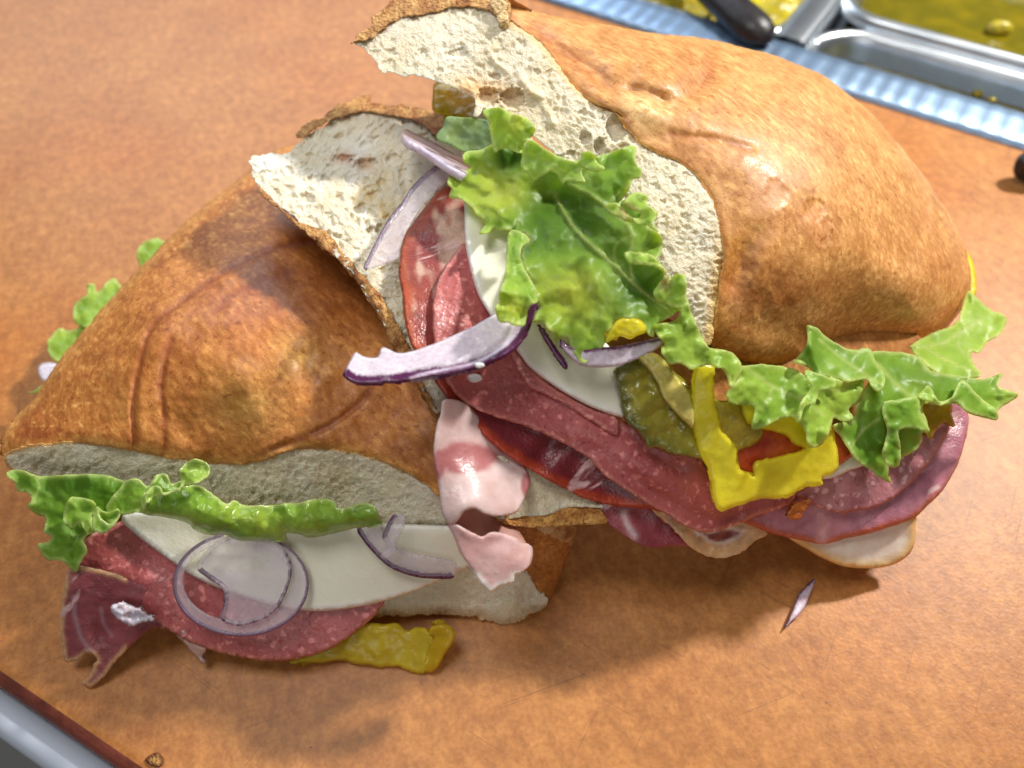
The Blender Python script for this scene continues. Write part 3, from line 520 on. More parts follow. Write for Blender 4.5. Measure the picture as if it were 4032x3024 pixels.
food('capicola_slice', 'pale folded capicola slice with a red spot hanging over the left bun', 'cured meat', [
  patch(K(5, "980 -40 960 40 935 120 920 200 917 300 930 400 950 500 957 590 972 650 1010 700 1060 680 1100 622 1160 608 1220 640 1300 652 1400 635 1440 580 1465 520 1490 440 1430 320 1290 200 1200 80 1100 -20"),
    Field(5, "1000 0 7.4; 930 200 7.0; 950 500 6.2; 1100 600 6.2; 1400 600 5.3; 1300 300 5.7; 1480 440 5.2; 1200 100 6.4; 1200 450 6.2; 1000 680 5.8"), th=.08, res=9, jit=2, nz=[(150, .06)], er=.03,
    rid=[(K(5, "1010 660 1090 590 1180 580 1300 620 1400 600"), .12, 40)],
    col=lambda x, y, d: mix(mix(s2l(214, 182, 180), s2l(224, 200, 198), .5+.7*fbm(x/80, y/80, 5)), s2l(172, 104, 106), .95*sm(.34, .66, blob(x+25*jag(x, y, 60, 4), y+25*jag(x, y, 60, 9), K(5, "1110 295")[0], 150, 72)+.9*blob(x, y, K(5, "1470 470")[0], 30, 60)+.7*blob(x, y, K(5, "945 380")[0], 18, 50))), seed=34),
  patch(K(5, "1030 680 1080 610 1160 600 1230 635 1300 650 1380 690 1430 750 1470 830 1400 800 1300 760 1200 780 1090 730"), Field(5, "1050 670 5.5; 1160 600 5.2; 1400 750 4.3; 1200 780 5.0; 1300 650 4.5"), th=.1, res=9, col=s2l(186, 140, 128), seed=35),
  patch(K(5, "972 640 990 690 1030 765 1080 882 1140 962 1190 1042 1255 1102 1300 1072 1385 1047 1400 1002 1442 990 1492 940 1507 850 1482 818 1440 808 1400 778 1300 748 1255 746 1198 772 1140 745 1090 720 1045 690 1010 650"),
    Field(5, "980 650 5.75; 1100 850 5.2; 1250 1090 4.3; 1450 900 4.6; 1280 760 5.1; 1060 700 5.75; 1500 860 4.3"), th=.08, res=9, jit=3, jl=18, nz=[(90, .06)], er=.03, rid=[(K(5, "1010 650 1090 722 1198 772 1300 750 1440 808"), .1, 26)],
    col=lambda x, y, d: mix(mix(s2l(218, 186, 184), s2l(206, 166, 164), .5+.8*fbm(x/70, y/70, 5)), s2l(244, 236, 230), sm(30, 4, d)*(y > 2250)), seed=36)], M_pale)
food('ham_slice', 'large dark red cured slice with orange rim above the folded pale slice', 'ham slice',
  [patch(np.r_[K(6, "500 1160 560 1260 612 1345 680 1442 760 1542 850 1642"), K(5, "1050 0 1112 82 1192 155 1300 252 1400 322 1500 382 1620 452 1720 502 1800 542 1900 572 2000 592 2130 604 2200 610"), K(7, "430 1165 300 1000 100 800"), K(6, "1100 1480 800 1200 600 1100")],
   ZRF, off=.12, th=.2, res=12, nz=[(200, .08)], er=.08, rid=[(K(5, "1500 200 1700 350 2000 520"), -.25, 90)],
   col=lambda x, y, d: mix(s2l(124, 38, 48), s2l(178, 64, 34), .95*sm(52, 20, d+10*jag(x, y, 60, 4))), seed=37)], M_ham)
def c_m1(x, y, d):
    c = mix(s2l(150, 64, 58), s2l(206, 170, 150), sm(-.15, .22, fbm(x/60, y/110, 21, 3)))
    return mix(c, s2l(178, 78, 40), sm(58, 8, d+14*jag(x, y, 40, 3)) + .5*blob(x, y, K(6, "470 830")[0], 90, 60))
food('capicola_slice', 'marbled red slice with bright orange rim beside the upright onion arc', 'cured meat',
  [patch(K(6, "405 720 412 640 422 560 450 480 520 380 590 290 660 215 800 150 900 300 900 700 760 1000 700 1190 560 1200 498 1172 460 1080 437 960 430 860"), ZRF, off=.16, th=.22, res=10, nz=[(160, .08)], er=.1, col=c_m1, seed=38)], M_ham)
food('salami_slice', 'dark salami slice standing between the orange rimmed slice and the cheese', 'salami slice',
  [patch(K(6, "800 545 740 600 690 670 640 760 615 870 610 970 618 1120 640 1260 800 1300 1100 1260 1200 1100 1000 900 900 700"), ZRF, off=.34, th=.2, res=10, jit=5, jl=20, nz=[(160, .1)], er=.06, col=c_sal, seed=39)], M_sal)
food('salami_slice', 'long folded salami slice with fringed pale edge along the front of the right sandwich', 'salami slice',
  [patch(np.r_[K(6, "690 1330 722 1402 772 1462 862 1522 962 1562 1080 1602 1200 1642"), K(7, "0 880 100 982 200 1052 310 1122 400 1172 480 1222 560 1262 620 1273 700 1254 790 1222 860 1190 960 1160 1040 1120 1060 1040 900 1000 640 960 560 880 400 860 300 780 170 690"), K(6, "1600 1500 1400 1420 1200 1300 1100 1180 900 1240")],
   ZRF, off=.38, th=.22, res=10, jit=3, jl=16, nz=[(170, .09)], er=.08, rid=[(K(7, "-60 820 100 900 250 1010 420 1120 600 1200 760 1190"), -.16, 34), (K(7, "0 760 160 830 320 960 480 1080 620 1150"), .14, 50), (K(7, "60 640 200 760 330 870 480 960"), -.1, 24)], col=c_sal, seed=40)], M_sal)
food('salami_slice', 'short salami slice peeking out just below the cheese rim', 'salami slice',
  [patch(K(6, "1070 1190 1110 1190 1180 1270 1280 1360 1400 1440 1550 1520 1700 1570 1700 1680 1560 1600 1400 1500 1280 1440 1180 1390 1120 1300"), ZRF, off=.52, th=.16, res=10, jit=3, jl=16, nz=[(100, .06)], er=.05, col=c_sal, seed=41)], M_sal)
food('ham_slice', 'purple pink ham slice with orange rind at the lower right corner', 'ham slice',
  [patch(K(7, "780 1200 900 1262 1000 1292 1100 1312 1200 1330 1320 1302 1450 1272 1550 1242 1650 1202 1720 1142 1800 1062 1860 962 1902 862 1926 762 1932 690 1900 630 1830 610 1700 760 1400 900 1200 990 1020 1080 900 1150"), ZRF, off=.1, th=.25, res=12, jit=4, nz=[(200, .12)], er=.1,
   rid=[(K(7, "1830 700 1780 880 1680 1000 1540 1110 1350 1185"), -.15, 50), (K(7, "1900 800 1820 980 1650 1130"), .12, 60)],
   col=lambda x, y, d: mix(mix(mix(s2l(186, 114, 134), s2l(206, 146, 160), .5+.7*fbm(x/90, y/90, 6)), s2l(186, 86, 50), .95*sm(34, 8, d+10*jag(x, y, 40, 4))*(y > 1560)*sm(3780, 3600, x)), s2l(222, 170, 172), .8*np.exp(-(sdist(x, y, K(7, "1180 1150 1210 1230 1190 1320"))[0]/26)**2)), seed=42)], M_ham)
food('salami_slice', 'moist mottled salami slice lying on the purple ham at right', 'salami slice',
  [patch(K(7, "1060 1080 1140 1126 1240 1166 1340 1167 1470 1142 1590 1072 1700 962 1790 832 1836 730 1760 660 1600 740 1450 880 1250 980 1130 1030"), ZRF, off=.42, th=.18, res=10, jit=4, jl=20, nz=[(140, .1)], er=.06, col=lambda x, y, d: mix(mix(s2l(170, 100, 108), s2l(204, 140, 146), .5+.9*fbm(x/60, y/60, 6)), s2l(160, 70, 60), .6*sm(16, 3, d)), seed=43)], M_sal)
food('chili_flake', 'small orange brown chili scrap on the ham below the yellow pepper ring', 'chili scrap',
  [patch(K(7, "1020 1190 1050 1130 1090 1110 1140 1105 1135 1140 1100 1170 1085 1200 1055 1208"), ZRF, off=.75, th=.2, res=7, jit=8, jl=14, nz=[(24, .15)], er=.08, col=lambda x, y, d: mix(s2l(176, 76, 22), s2l(214, 140, 66), .5+fbm(x/16, y/16, 3)), seed=44)], M_tom)
def c_che(x, y, d): return mix(s2l(238, 234, 214), s2l(246, 244, 234), sm(40, 5, d))
food('cheese_slice', 'white cheese slice with pale rim under the lettuce of the right sandwich half', 'cheese slice',
  [patch(K(6, "830 210 797 300 797 400 800 520 820 640 850 760 890 870 950 970 1020 1070 1110 1180 1180 1272 1280 1352 1400 1432 1550 1512 1740 1575 1850 1560 1800 1350 1700 1200 1500 1000 1300 900 1200 700 1100 450 950 280"), ZRF, off=.62, th=.3, res=12, nz=[(220, .06)], er=.1, col=c_che, seed=45)], M_che)
food('cheese_slice', 'small white cheese corner showing below the lettuce beside the tomato', 'cheese slice',
  [patch(K(7, "1150 990 1235 1002 1330 962 1430 915 1440 800 1300 850 1200 900"), ZRF, off=.62, th=.25, res=11, er=.1, col=c_che, seed=46)], M_che)
food('tomato_slice', 'red tomato slice glimpsed through the loop of the yellow pepper', 'tomato slice',
  [patch(K(7, "720 900 780 830 850 760 1000 730 1250 745 1358 850 1300 925 1200 965 1000 1000 850 985"), ZRF, off=.85, th=.35, res=11, nz=[(90, .08)], er=.12, col=lambda x, y, d: mix(s2l(186, 62, 34), s2l(206, 96, 60), .5+.8*fbm(x/50, y/50, 3)), seed=47)], M_tom)
def c_pic(x, y, d): return mix(mix(s2l(170, 158, 60), s2l(136, 134, 48), .5+.8*fbm(x/60, y/60, 5)), s2l(84, 92, 40), .85*sm(60, 10, d+20*jag(x, y, 40, 3))*sm(2750, 2500, x))
food('pickle_slice', 'glossy olive pickle slice with dark crinkled skin beside the cheese', 'pickle slice',
  [patch(K(7, "145 470 180 430 250 390 330 390 420 440 520 520 600 640 620 800 640 905 530 892 440 884 390 852 320 846 280 782 212 722 182 642 168 545"), ZRF, off=.98, th=.45, res=9, jit=6, jl=30, nz=[(70, .15)], er=.2, rid=[(K(7, "190 640 260 610 330 560"), -.1, 16), (K(7, "240 720 330 680 420 640"), -.1, 16), (K(7, "170 540 260 520 330 480"), -.1, 16), (K(7, "300 800 400 770 470 740"), -.08, 16)], col=c_pic, seed=48)], M_pic)
food('pickle_slice', 'olive pickle slice behind the loop of the yellow pepper ring', 'pickle slice',
  [patch(K(7, "600 600 700 610 800 600 900 680 905 770 860 830 780 862 740 885 660 890 600 800"), ZRF, off=1.05, th=.4, res=10, nz=[(70, .12)], er=.15, col=lambda x, y, d: mix(s2l(188, 168, 60), s2l(156, 138, 50), .5+fbm(x/50, y/50, 6)), seed=49)], M_pic)
food('pepper_strip', 'pale olive pepper strip crossing the dark pickle slice', 'pepper strip',
  [patch(K(7, "262 385 330 365 390 390 450 470 510 540 555 640 550 745 510 720 450 660 400 600 365 520 310 440"), ZRF, off=1.3, th=.25, res=9, nz=[(60, .08)], er=.12, col=s2l(196, 184, 104), seed=50)], M_pic)
def onion(out, edge, w, seed, white=(246, 240, 246), two=None):
    def f(x, y, d):
        e = sdist(x, y, cat(edge, 20, False))[0]; j = 7*fbm(x/9, y/9, seed, 2)
        c = mix(s2l(*white), s2l(236, 224, 238), .5+.7*fbm(x/60, y/20, seed))
        c = mix(c, s2l(86, 26, 76), sm(w+4, w-6, e+j))
        if two is not None: c = mix(c, s2l(222, 200, 220), .9*np.exp(-((sdist(x, y, cat(two, 20, False))[0]+j*.3)/6)**2))
        return c
    return f
e_a = K(6, "75 1325 120 1362 200 1378 330 1372 450 1357 600 1332 740 1312 850 1282 960 1242 1060 1200 1120 1150 1180 1060 1215 950 1235 885")
o_a = np.r_[K(6, "75 1312 115 1240 150 1188 200 1210 275 1215 305 1160 350 1170 400 1190 480 1180 600 1140 720 1090 830 1040 930 985 1000 955 1100 930 1190 900 1215 880"), e_a[::-1]]
ZON = Field(6, "75 1320 8.5; 300 1260 8.5; 600 1230 8.5; 900 1130 8.6; 1100 1040 8.7; 1230 900 9.0; 150 1180 8.5")
food('red_onion_arc', 'longest onion arc with double purple edge reaching out over the left bun', 'onion arc',
  [patch(o_a, ZON, th=.22, res=7, jit=2, nz=[(80, .04)], er=.08, rid=[(K(6, "520 1300 740 1262 900 1215 1040 1120 1130 1010"), -.07, 14)], col=onion(o_a, e_a, 36, 3, two=K(6, "480 1340 640 1295 800 1265 900 1225 1000 1170 1080 1100 1130 1020")), seed=51)], M_oniS, 'red onion arcs in the right sandwich half')
e_b = K(6, "200 690 230 610 280 510 350 390 430 290 480 210 560 130 640 70")
o_b = np.r_[e_b, K(6, "720 75 705 150 640 215 560 305 490 405 445 490 418 570 400 630 300 670")]
food('red_onion_arc', 'upright translucent onion arc lying on the torn crumb of the bottom bun', 'onion arc',
  [patch(o_b, ZRF, off=.55, th=.14, res=8, nz=[(90, .04)], er=.05, col=onion(o_b, e_b, 7, 4, (246, 234, 238)), seed=52)], M_oni, 'red onion arcs in the right sandwich half')
e_c = K(2, "660 843 720 870 860 940 970 1000 1060 1040")
food('red_onion_strip', 'pale lilac onion strip pointing up left from the lettuce', 'onion strip',
  [patch(K(2, "634 860 660 842 720 870 860 938 970 1000 1070 1040 1060 1140 960 1095 880 1042 760 962 690 930 645 892"), Field(2, "640 860 9.0; 800 940 8.9; 1060 1090 9.1; 900 1000 9.0"), th=.2, res=7, er=.1, nz=[(50, .04)], col=onion(None, e_c, 5, 6, (222, 208, 226)), seed=53)], M_oniS)
e_d = K(6, "1370 1110 1430 1150 1520 1170 1600 1158 1700 1150 1850 1122 1980 1095")
food('red_onion_arc', 'onion arc with dark purple upper edge tucked under the lettuce over the pickle', 'onion arc',
  [patch(np.r_[e_d, K(6, "1975 1140 1900 1192 1790 1242 1690 1272 1560 1277 1480 1262 1410 1205 1370 1150")], ZRF, off=1.3, th=.2, res=8, er=.08, nz=[(60, .04)], col=onion(None, e_d, 15, 7, (206, 194, 204)), seed=54)], M_oniS, 'red onion arcs in the right sandwich half')
e_e = K(6, "1240 1030 1300 1120 1350 1200 1405 1280")
food('red_onion_sliver', 'short dark purple onion sliver lying across the cheese rim', 'onion sliver',
  [patch(K(6, "1232 1020 1268 1045 1310 1110 1360 1180 1412 1262 1396 1292 1358 1250 1308 1172 1258 1095"), ZRF, off=1.1, th=.12, res=6, jit=5, jl=8, er=.05, col=onion(None, e_e, 30, 8), seed=55)], M_oniS)
PEP = s2l(252, 246, 74)
def c_pep(x, y, d): return mix(mix(PEP, s2l(248, 236, 56), .5+.8*fbm(x/70, y/70, 5)), s2l(236, 222, 96), .35*sm(12, 2, d))
food('banana_pepper_ring', 'bright yellow banana pepper ring drooping over the front of the salami', 'pepper ring',
  [patch(K(7, "560 430 542 500 539 560 536 640 545 760 580 870 620 960 640 1040 672 1162 760 1142 880 1107 1000 1102 1050 1085 1100 1050 1190 1036 1202 1000 1262 970 1282 910 1265 820 1240 720 1100 680 960 660 860 600 790 560 800 690 860 745 920 760 1010 785 1050 825 1112 848 1040 872 950 895 870 912 845 945 852 985 830 967 780 952 776 890 760 828 700 760 682 700 660 620 652 560 655 470 645 425"),
    Field(7, "560 430 7.6; 540 700 6.6; 620 950 5.6; 670 1160 4.9; 880 1100 4.7; 1200 1030 4.7; 1260 800 5.4; 900 620 6.6; 780 900 5.7; 850 950 5.3; 660 600 7.0; 1050 820 5.6; 1100 700 6.0"), th=.42, res=8, jit=6, jl=22, nz=[(90, .05), (26, .01)], er=.22, col=c_pep, seed=56)], M_pep)
food('banana_pepper_piece', 'wet yellow pepper piece under the torn crumb at the top left', 'pepper piece',
  [patch(K(2, "850 540 838 610 832 690 850 735 940 760 1030 775 1100 800 1180 805 1210 760 1180 650 1060 560 960 520"), Field(2, "850 550 8.6; 840 720 8.4; 1180 790 8.8; 1100 600 8.7"), th=.5, res=9, jit=4, nz=[(60, .12)], er=.2, col=lambda x, y, d: mix(s2l(226, 212, 50), s2l(200, 186, 36), .5+fbm(x/50, y/50, 2)), seed=57)], M_pep)
food('banana_pepper_piece', 'small yellow pepper piece peeking out under the lower lobe of the middle lettuce leaf', 'pepper piece',
  [patch(K(6, "1640 1130 1660 1060 1700 1000 1780 980 1850 1000 1880 1060 1820 1090 1780 1110 1720 1090"), ZRF, off=1.5, th=.3, res=8, jit=4, nz=[(40, .1)], er=.15, col=c_pep, seed=58)], M_pep)
food('banana_pepper_piece', 'yellow pepper piece under the lettuce at the right edge of the sandwich', 'pepper piece',
  [patch(K(7, "1690 620 1760 625 1845 625 1848 680 1862 735 1840 742 1810 720 1770 760 1745 800 1720 790 1700 700"), ZRF, off=1.0, th=.3, res=8, jit=5, nz=[(40, .1)], er=.12, col=lambda x, y, d: mix(s2l(214, 186, 60), s2l(186, 150, 50), .5+fbm(x/40, y/40, 4)), seed=59)], M_pep)
food('banana_pepper_piece', 'yellow pepper tip sticking out behind the right end of the golden bun', 'pepper piece',
  [patch(K(0, "2080 545 2097 555 2106 580 2110 610 2108 636 2096 650 2070 640"), 3.6, th=.4, res=9, er=.12, col=PEP, seed=60)], M_pep)
# lettuce
G0, G1, G2, G3 = s2l(226, 236, 164), s2l(178, 210, 90), s2l(130, 176, 56), s2l(218, 214, 76)
def green(veins=(), warm=(), dark=(), pale=.9, lo=.5):
    def f(x, y, d):
        c = mix(G2, G1, lo+.8*fbm(x/110, y/110, 9))
        for p, rx, ry, a in warm: c = mix(c, G3, .6*a*blob(x, y, p, rx, ry))
        for p, rx, ry, a in dark: c = mix(c, s2l(64, 118, 26), a*blob(x, y, p, rx, ry))
        c = mix(c, G0, pale*.7*sm(20, 0, d))
        for v, w in veins: c = mix(c, s2l(196, 214, 130), .8*np.exp(-(sdist(x, y, cat(v, 20, False))[0]/w)**2))
        return c
    return f
ZHL = Field(0, "1000 350 9.9; 1100 260 10.8; 1250 350 10.5; 1380 380 10.5; 1420 500 10.1; 1480 620 9.4; 1420 700 8.8; 1000 450 9.8; 1050 500 9.6; 1120 620 9.3; 1080 650 9.3; 1200 750 8.5; 1280 770 8.2; 1150 450 9.6; 1300 500 9.8; 1300 650 9.1; 1550 770 8.2; 1450 640 9.2")
vm = K(6, "1420 190 1560 260 1640 320 1760 420 1790 480"); vm2 = K(6, "1330 250 1440 440 1560 560 1700 680 1800 780 1900 860 2040 960")
main = K(6, "800 0 795 60 825 80 795 110 740 103 720 110 697 175 720 215 705 265 760 270 800 290 850 330 870 370 900 390 915 430 885 475 940 478 965 455 1010 465 1060 455 1075 490 1150 480 1185 520 1140 560 1135 620 1160 700 1200 760 1210 830 1240 905 1225 960 1210 1012 1260 1005 1290 1040 1320 1080 1330 1130 1370 1105 1410 1100 1430 1160 1460 1210 1510 1252 1550 1210 1600 1180 1640 1120 1660 1060 1700 1000 1780 985 1850 1010 1880 1070 1920 1095 1940 1030 2050 960 2095 930 2112 880 2085 800 2105 760 2060 720 2010 745 1980 690 1930 640 1965 600 1972 520 1940 470 1890 440 1945 370 1915 330 1880 310 1885 260 1830 238 1790 245 1730 290 1770 225 1795 160 1842 150 1845 100 1810 50 1800 -40 1600 20 1400 60 1250 20 1150 -60 1000 -60 900 -20")
zo = lambda o: (lambda x, y: ZHL(x, y)+o)
food('lettuce_leaf', 'largest frilly green lettuce leaf spread over the cut middle of the right sandwich half', 'lettuce leaf', [
  patch(main, zo(-.15), th=.03, res=9, jit=3, jl=16, nz=[(170, .25), (60, .10)], ruf=(0.24, 119, 33), rid=[(vm2, -.35, 60), (vm2, .12, 10), (vm, .12, 10), (K(6, "950 120 980 250 1010 330"), -.2, 40), (K(6, "1200 520 1300 600 1420 620"), -.3, 60), (K(6, "1000 330 1150 480 1210 700"), .25, 60)],
    col=green([(vm, 8), (vm2, 9), (K(6, "1640 320 1700 250 1760 190"), 5), (K(6, "1700 680 1690 560 1790 490"), 5), (K(6, "1800 780 1780 640 1800 500"), 5)], [(K(6, "1400 850")[0], 170, 130, .8), (K(6, "900 200")[0], 90, 120, .5), (K(6, "1050 250")[0], 110, 100, .6)], [(K(6, "1500 420")[0], 130, 110, .8), (K(6, "1800 800")[0], 110, 120, .8), (K(6, "1250 430")[0], 90, 130, .6), (K(6, "1060 40")[0], 70, 60, .9)]), seed=61),
  patch(K(6, "1065 470 1130 470 1187 520 1140 560 1130 620 1160 700 1200 765 1230 850 1230 890 1185 905 1165 985 1150 1027 1090 1022 1060 1007 1000 1002 985 930 1000 880 1008 830 1025 770 1040 700 1045 600"), zo(.25), th=.03, res=8, jit=5, jl=14, nz=[(60, .14)], ruf=(0.15, 100, 28.6), rid=[(K(6, "1010 830 1100 830 1170 840"), .15, 22)], col=green(lo=.75, warm=[(K(6, "1090 920")[0], 50, 50, .8)]), seed=62),
  patch(K(2, "1430 940 1475 912 1540 950 1600 990 1700 1040 1785 1046 1815 1000 1850 988 1890 1010 1910 1060 1962 1100 1910 1122 1850 1112 1800 1090 1815 1140 1828 1192 1760 1186 1700 1180 1680 1207 1650 1150 1600 1120 1550 1150 1495 1182 1450 1130 1408 1085 1420 1010"), zo(.45), th=.03, res=8, jit=4, jl=12, nz=[(70, .12)], ruf=(0.12, 112, 30.8), col=green(lo=1.0, veins=[(K(2, "1440 1000 1520 1020 1620 1080 1700 1120"), 5), (K(2, "1520 1020 1500 1100"), 4)]), seed=63),
  patch(K(2, "1165 720 1275 703 1350 740 1440 765 1490 810 1502 865 1470 905 1430 950 1420 1000 1310 970 1240 990 1215 900 1200 800"), zo(.2), th=.03, res=8, jit=4, jl=12, nz=[(60, .14)], ruf=(0.15, 100, 26.4), rid=[(K(2, "1280 720 1330 820 1300 950"), .2, 26)], col=green(lo=.9, warm=[(K(2, "1380 800")[0], 50, 50, .6)]), seed=64),
  patch(K(2, "930 765 1050 765 1120 772 1195 788 1216 850 1270 768 1306 900 1272 972 1190 977 1110 1002 1062 1042 1048 1000 960 950 860 900 900 830"), zo(-.4), th=.03, res=8, jit=4, nz=[(60, .12)], ruf=(0.075, 112, 22), col=lambda x, y, d: mix(s2l(150, 178, 150), s2l(170, 196, 120), .5+fbm(x/60, y/60, 4)), seed=65),
  patch(K(6, "1790 245 1830 238 1885 258 1882 310 1918 332 1942 372 1918 420 1945 470 1890 440 1830 425 1760 410 1700 380 1650 350 1630 310 1700 300 1740 330 1780 380 1830 390 1840 350 1790 340 1740 300"), zo(.35), th=.03, res=8, jit=3, jl=12, nz=[(40, .1)], ruf=(0.105, 75, 19.8), col=lambda x, y, d: mix(green(lo=.8)(x, y, d), s2l(206, 180, 140), .9*blob(x, y, K(6, "1765 350")[0], 34, 26)), seed=66),
  patch(K(6, "1755 592 1830 595 1900 605 1945 640 1985 690 2015 742 2060 722 2112 740 2112 860 2085 930 2000 900 1940 880 1920 830 1950 780 1985 740 1950 690 1880 670 1800 665 1760 640"), zo(.35), th=.03, res=8, jit=3, jl=12, nz=[(40, .12)], ruf=(0.135, 87.5, 22), col=lambda x, y, d: mix(green(lo=.85)(x, y, d), s2l(206, 180, 140), .7*blob(x, y, K(6, "1990 770")[0], 22, 40)), seed=67)], M_let)
ZTB = Field(7, "360 230 8.6; 480 120 8.9; 560 120 8.7; 620 340 8.2; 500 440 8.0; 400 380 8.2; 750 500 7.5; 790 430 7.6; 1000 440 6.9; 850 700 6.6; 1130 830 6.0; 1250 500 6.6; 1390 520 6.2; 1300 700 5.9; 1100 600 6.6")
food('lettuce_leaf', 'pale frilly lettuce leaf drooping over the yellow pepper below the golden bun', 'lettuce leaf', [
  patch(K(7, "470 95 512 88 540 168 575 250 622 335 680 350 742 370 780 410 797 450 772 500 742 545 715 480 700 450 660 440 620 430 550 452 520 440 480 420 430 432 402 400 385 342 402 320 362 270 353 230 440 213 482 170"), ZTB, th=.03, res=8, jit=5, jl=26, nz=[(70, .14)], ruf=(0.165, 106, 28.6), col=green(lo=.95), seed=68),
  patch(K(7, "760 440 800 436 900 428 1000 438 1060 452 1110 480 1115 452 1172 472 1212 470 1262 498 1332 515 1403 500 1402 560 1372 620 1332 650 1352 697 1290 712 1252 702 1227 790 1182 837 1130 837 1110 762 1060 702 1020 692 940 722 880 752 840 747 855 690 855 640 800 637 740 622 716 580 742 545 770 500"), ZTB, off=-.05, th=.03, res=8, jit=5, jl=26, nz=[(110, .3), (40, .08)], ruf=(0.21, 131, 33), rid=[(K(7, "800 450 950 520 1100 590 1250 600"), -.15, 50), (K(7, "1110 480 1140 560 1120 760"), .2, 26)], col=green(lo=.8, pale=.8, veins=[(K(7, "820 450 950 540 1080 600 1200 680"), 7), (K(7, "950 540 900 640"), 5), (K(7, "1080 600 1190 560 1300 560"), 5)]), seed=69),
  patch(K(7, "1110 480 1115 452 1172 472 1250 500 1262 540 1190 560 1160 620 1110 640 1080 720 1060 700 1100 600 1140 540"), ZTB, off=.3, th=.03, res=8, jit=4, jl=12, nz=[(50, .1)], ruf=(0.105, 87.5, 22), col=green(lo=.9), seed=70)], M_let)
ZTC = Field(7, "1120 235 6.8; 1300 400 6.4; 1450 350 5.9; 1100 400 6.6; 1500 500 6.0; 1600 420 5.5; 1800 520 5.4; 2100 500 4.9; 2170 580 4.7; 2070 700 4.6; 1700 700 5.2; 1600 880 4.7; 1530 1010 4.3; 1400 900 5.0; 1270 740 5.7; 1450 620 5.9")
food('lettuce_leaf', 'wide green lettuce leaf fanning out under the right end of the golden bun', 'lettuce leaf', [
  patch(K(7, "1430 370 1560 362 1680 388 1742 458 1850 480 2000 500 2098 470 2085 540 2182 574 2130 622 2075 660 2072 706 1990 687 1930 672 1870 622 1800 632 1742 622 1700 640 1737 760 1700 772 1700 812 1650 872 1590 902 1575 942 1530 937 1540 1017 1480 992 1430 952 1380 922 1340 862 1300 802 1258 735 1350 700 1370 640 1402 560 1440 480"), ZTC, off=-.1, th=.03, res=9, jit=5, jl=26, nz=[(140, .4), (50, .10)], ruf=(0.188, 150, 33), rid=[(K(7, "1500 420 1600 560 1650 640"), -.2, 40), (K(7, "1500 460 1560 520 1650 600 1760 560"), .12, 16), (K(7, "1560 420 1700 500 1900 540 2080 560"), .35, 34), (K(7, "1560 380 1680 470 1860 505 2040 520"), -.4, 34), (K(7, "1420 600 1380 740 1420 880"), -.3, 40), (K(7, "1500 620 1480 800 1510 980"), .25, 40)], col=green(lo=.45, veins=[(K(7, "1470 420 1560 520 1660 600"), 9), (K(7, "1480 700 1400 760 1330 860"), 6)], dark=[(K(7, "1450 800")[0], 100, 110, .55), (K(7, "1700 480")[0], 120, 60, .45)]), seed=71),  # dark blobs paint fold shading into the leaf colour
  patch(K(7, "1680 592 1730 535 1765 580 1790 612 1850 590 1880 520 1912 508 1960 560 2000 602 2075 662 2072 707 1990 687 1930 667 1870 617 1790 632 1730 612"), ZTC, off=.25, th=.03, res=8, jit=5, jl=18, nz=[(50, .08)], ruf=(0.09, 112, 22), col=green(lo=.6), seed=72),
  patch(K(7, "1500 630 1570 605 1680 595 1695 690 1738 762 1640 748 1582 762 1592 862 1575 942 1530 935 1500 880 1520 760"), ZTC, off=.2, th=.03, res=8, jit=5, jl=18, nz=[(60, .2)], ruf=(0.105, 112, 24.2), col=green(lo=.35), seed=73),
  patch(K(7, "1118 232 1162 240 1212 280 1282 330 1352 355 1402 343 1442 350 1462 400 1502 470 1512 530 1470 562 1420 505 1330 515 1260 500 1180 476 1090 425 1055 412 1090 370 1122 300"), ZTC, off=.3, th=.03, res=8, jit=5, jl=26, nz=[(90, .15)], ruf=(0.135, 112, 26.4), rid=[(K(7, "1130 250 1140 350 1180 470"), .3, 20), (K(7, "1200 300 1320 400 1440 500"), -.3, 40)], col=green(lo=.5, veins=[(K(7, "1180 300 1300 400 1480 520"), 6)]), seed=74)], M_let)
food('lettuce_leaf', 'grey green lettuce leaf rising behind the far right end of the golden bun', 'lettuce leaf',
  [patch(K(7, "1640 340 1750 270 1850 230 1890 180 1925 60 1980 100 2040 150 2117 185 2112 240 2080 282 2030 312 1990 362 1945 367 1960 430 1990 482 1900 500 1800 490 1720 430"), Field(7, "1660 340 4.6; 1900 150 4.3; 2110 190 4.0; 1950 420 4.6; 1800 480 4.9; 1940 70 4.2"), th=.03, res=8, jit=5, jl=26, nz=[(90, .14)], ruf=(0.15, 138, 28.6), col=green(lo=1.0, veins=[(K(7, "1680 340 1800 320 1900 260 2000 200"), 7), (K(7, "1720 350 1850 420 1960 470"), 6), (K(7, "1900 260 1880 330 1940 420"), 4)]), seed=75)], M_let)
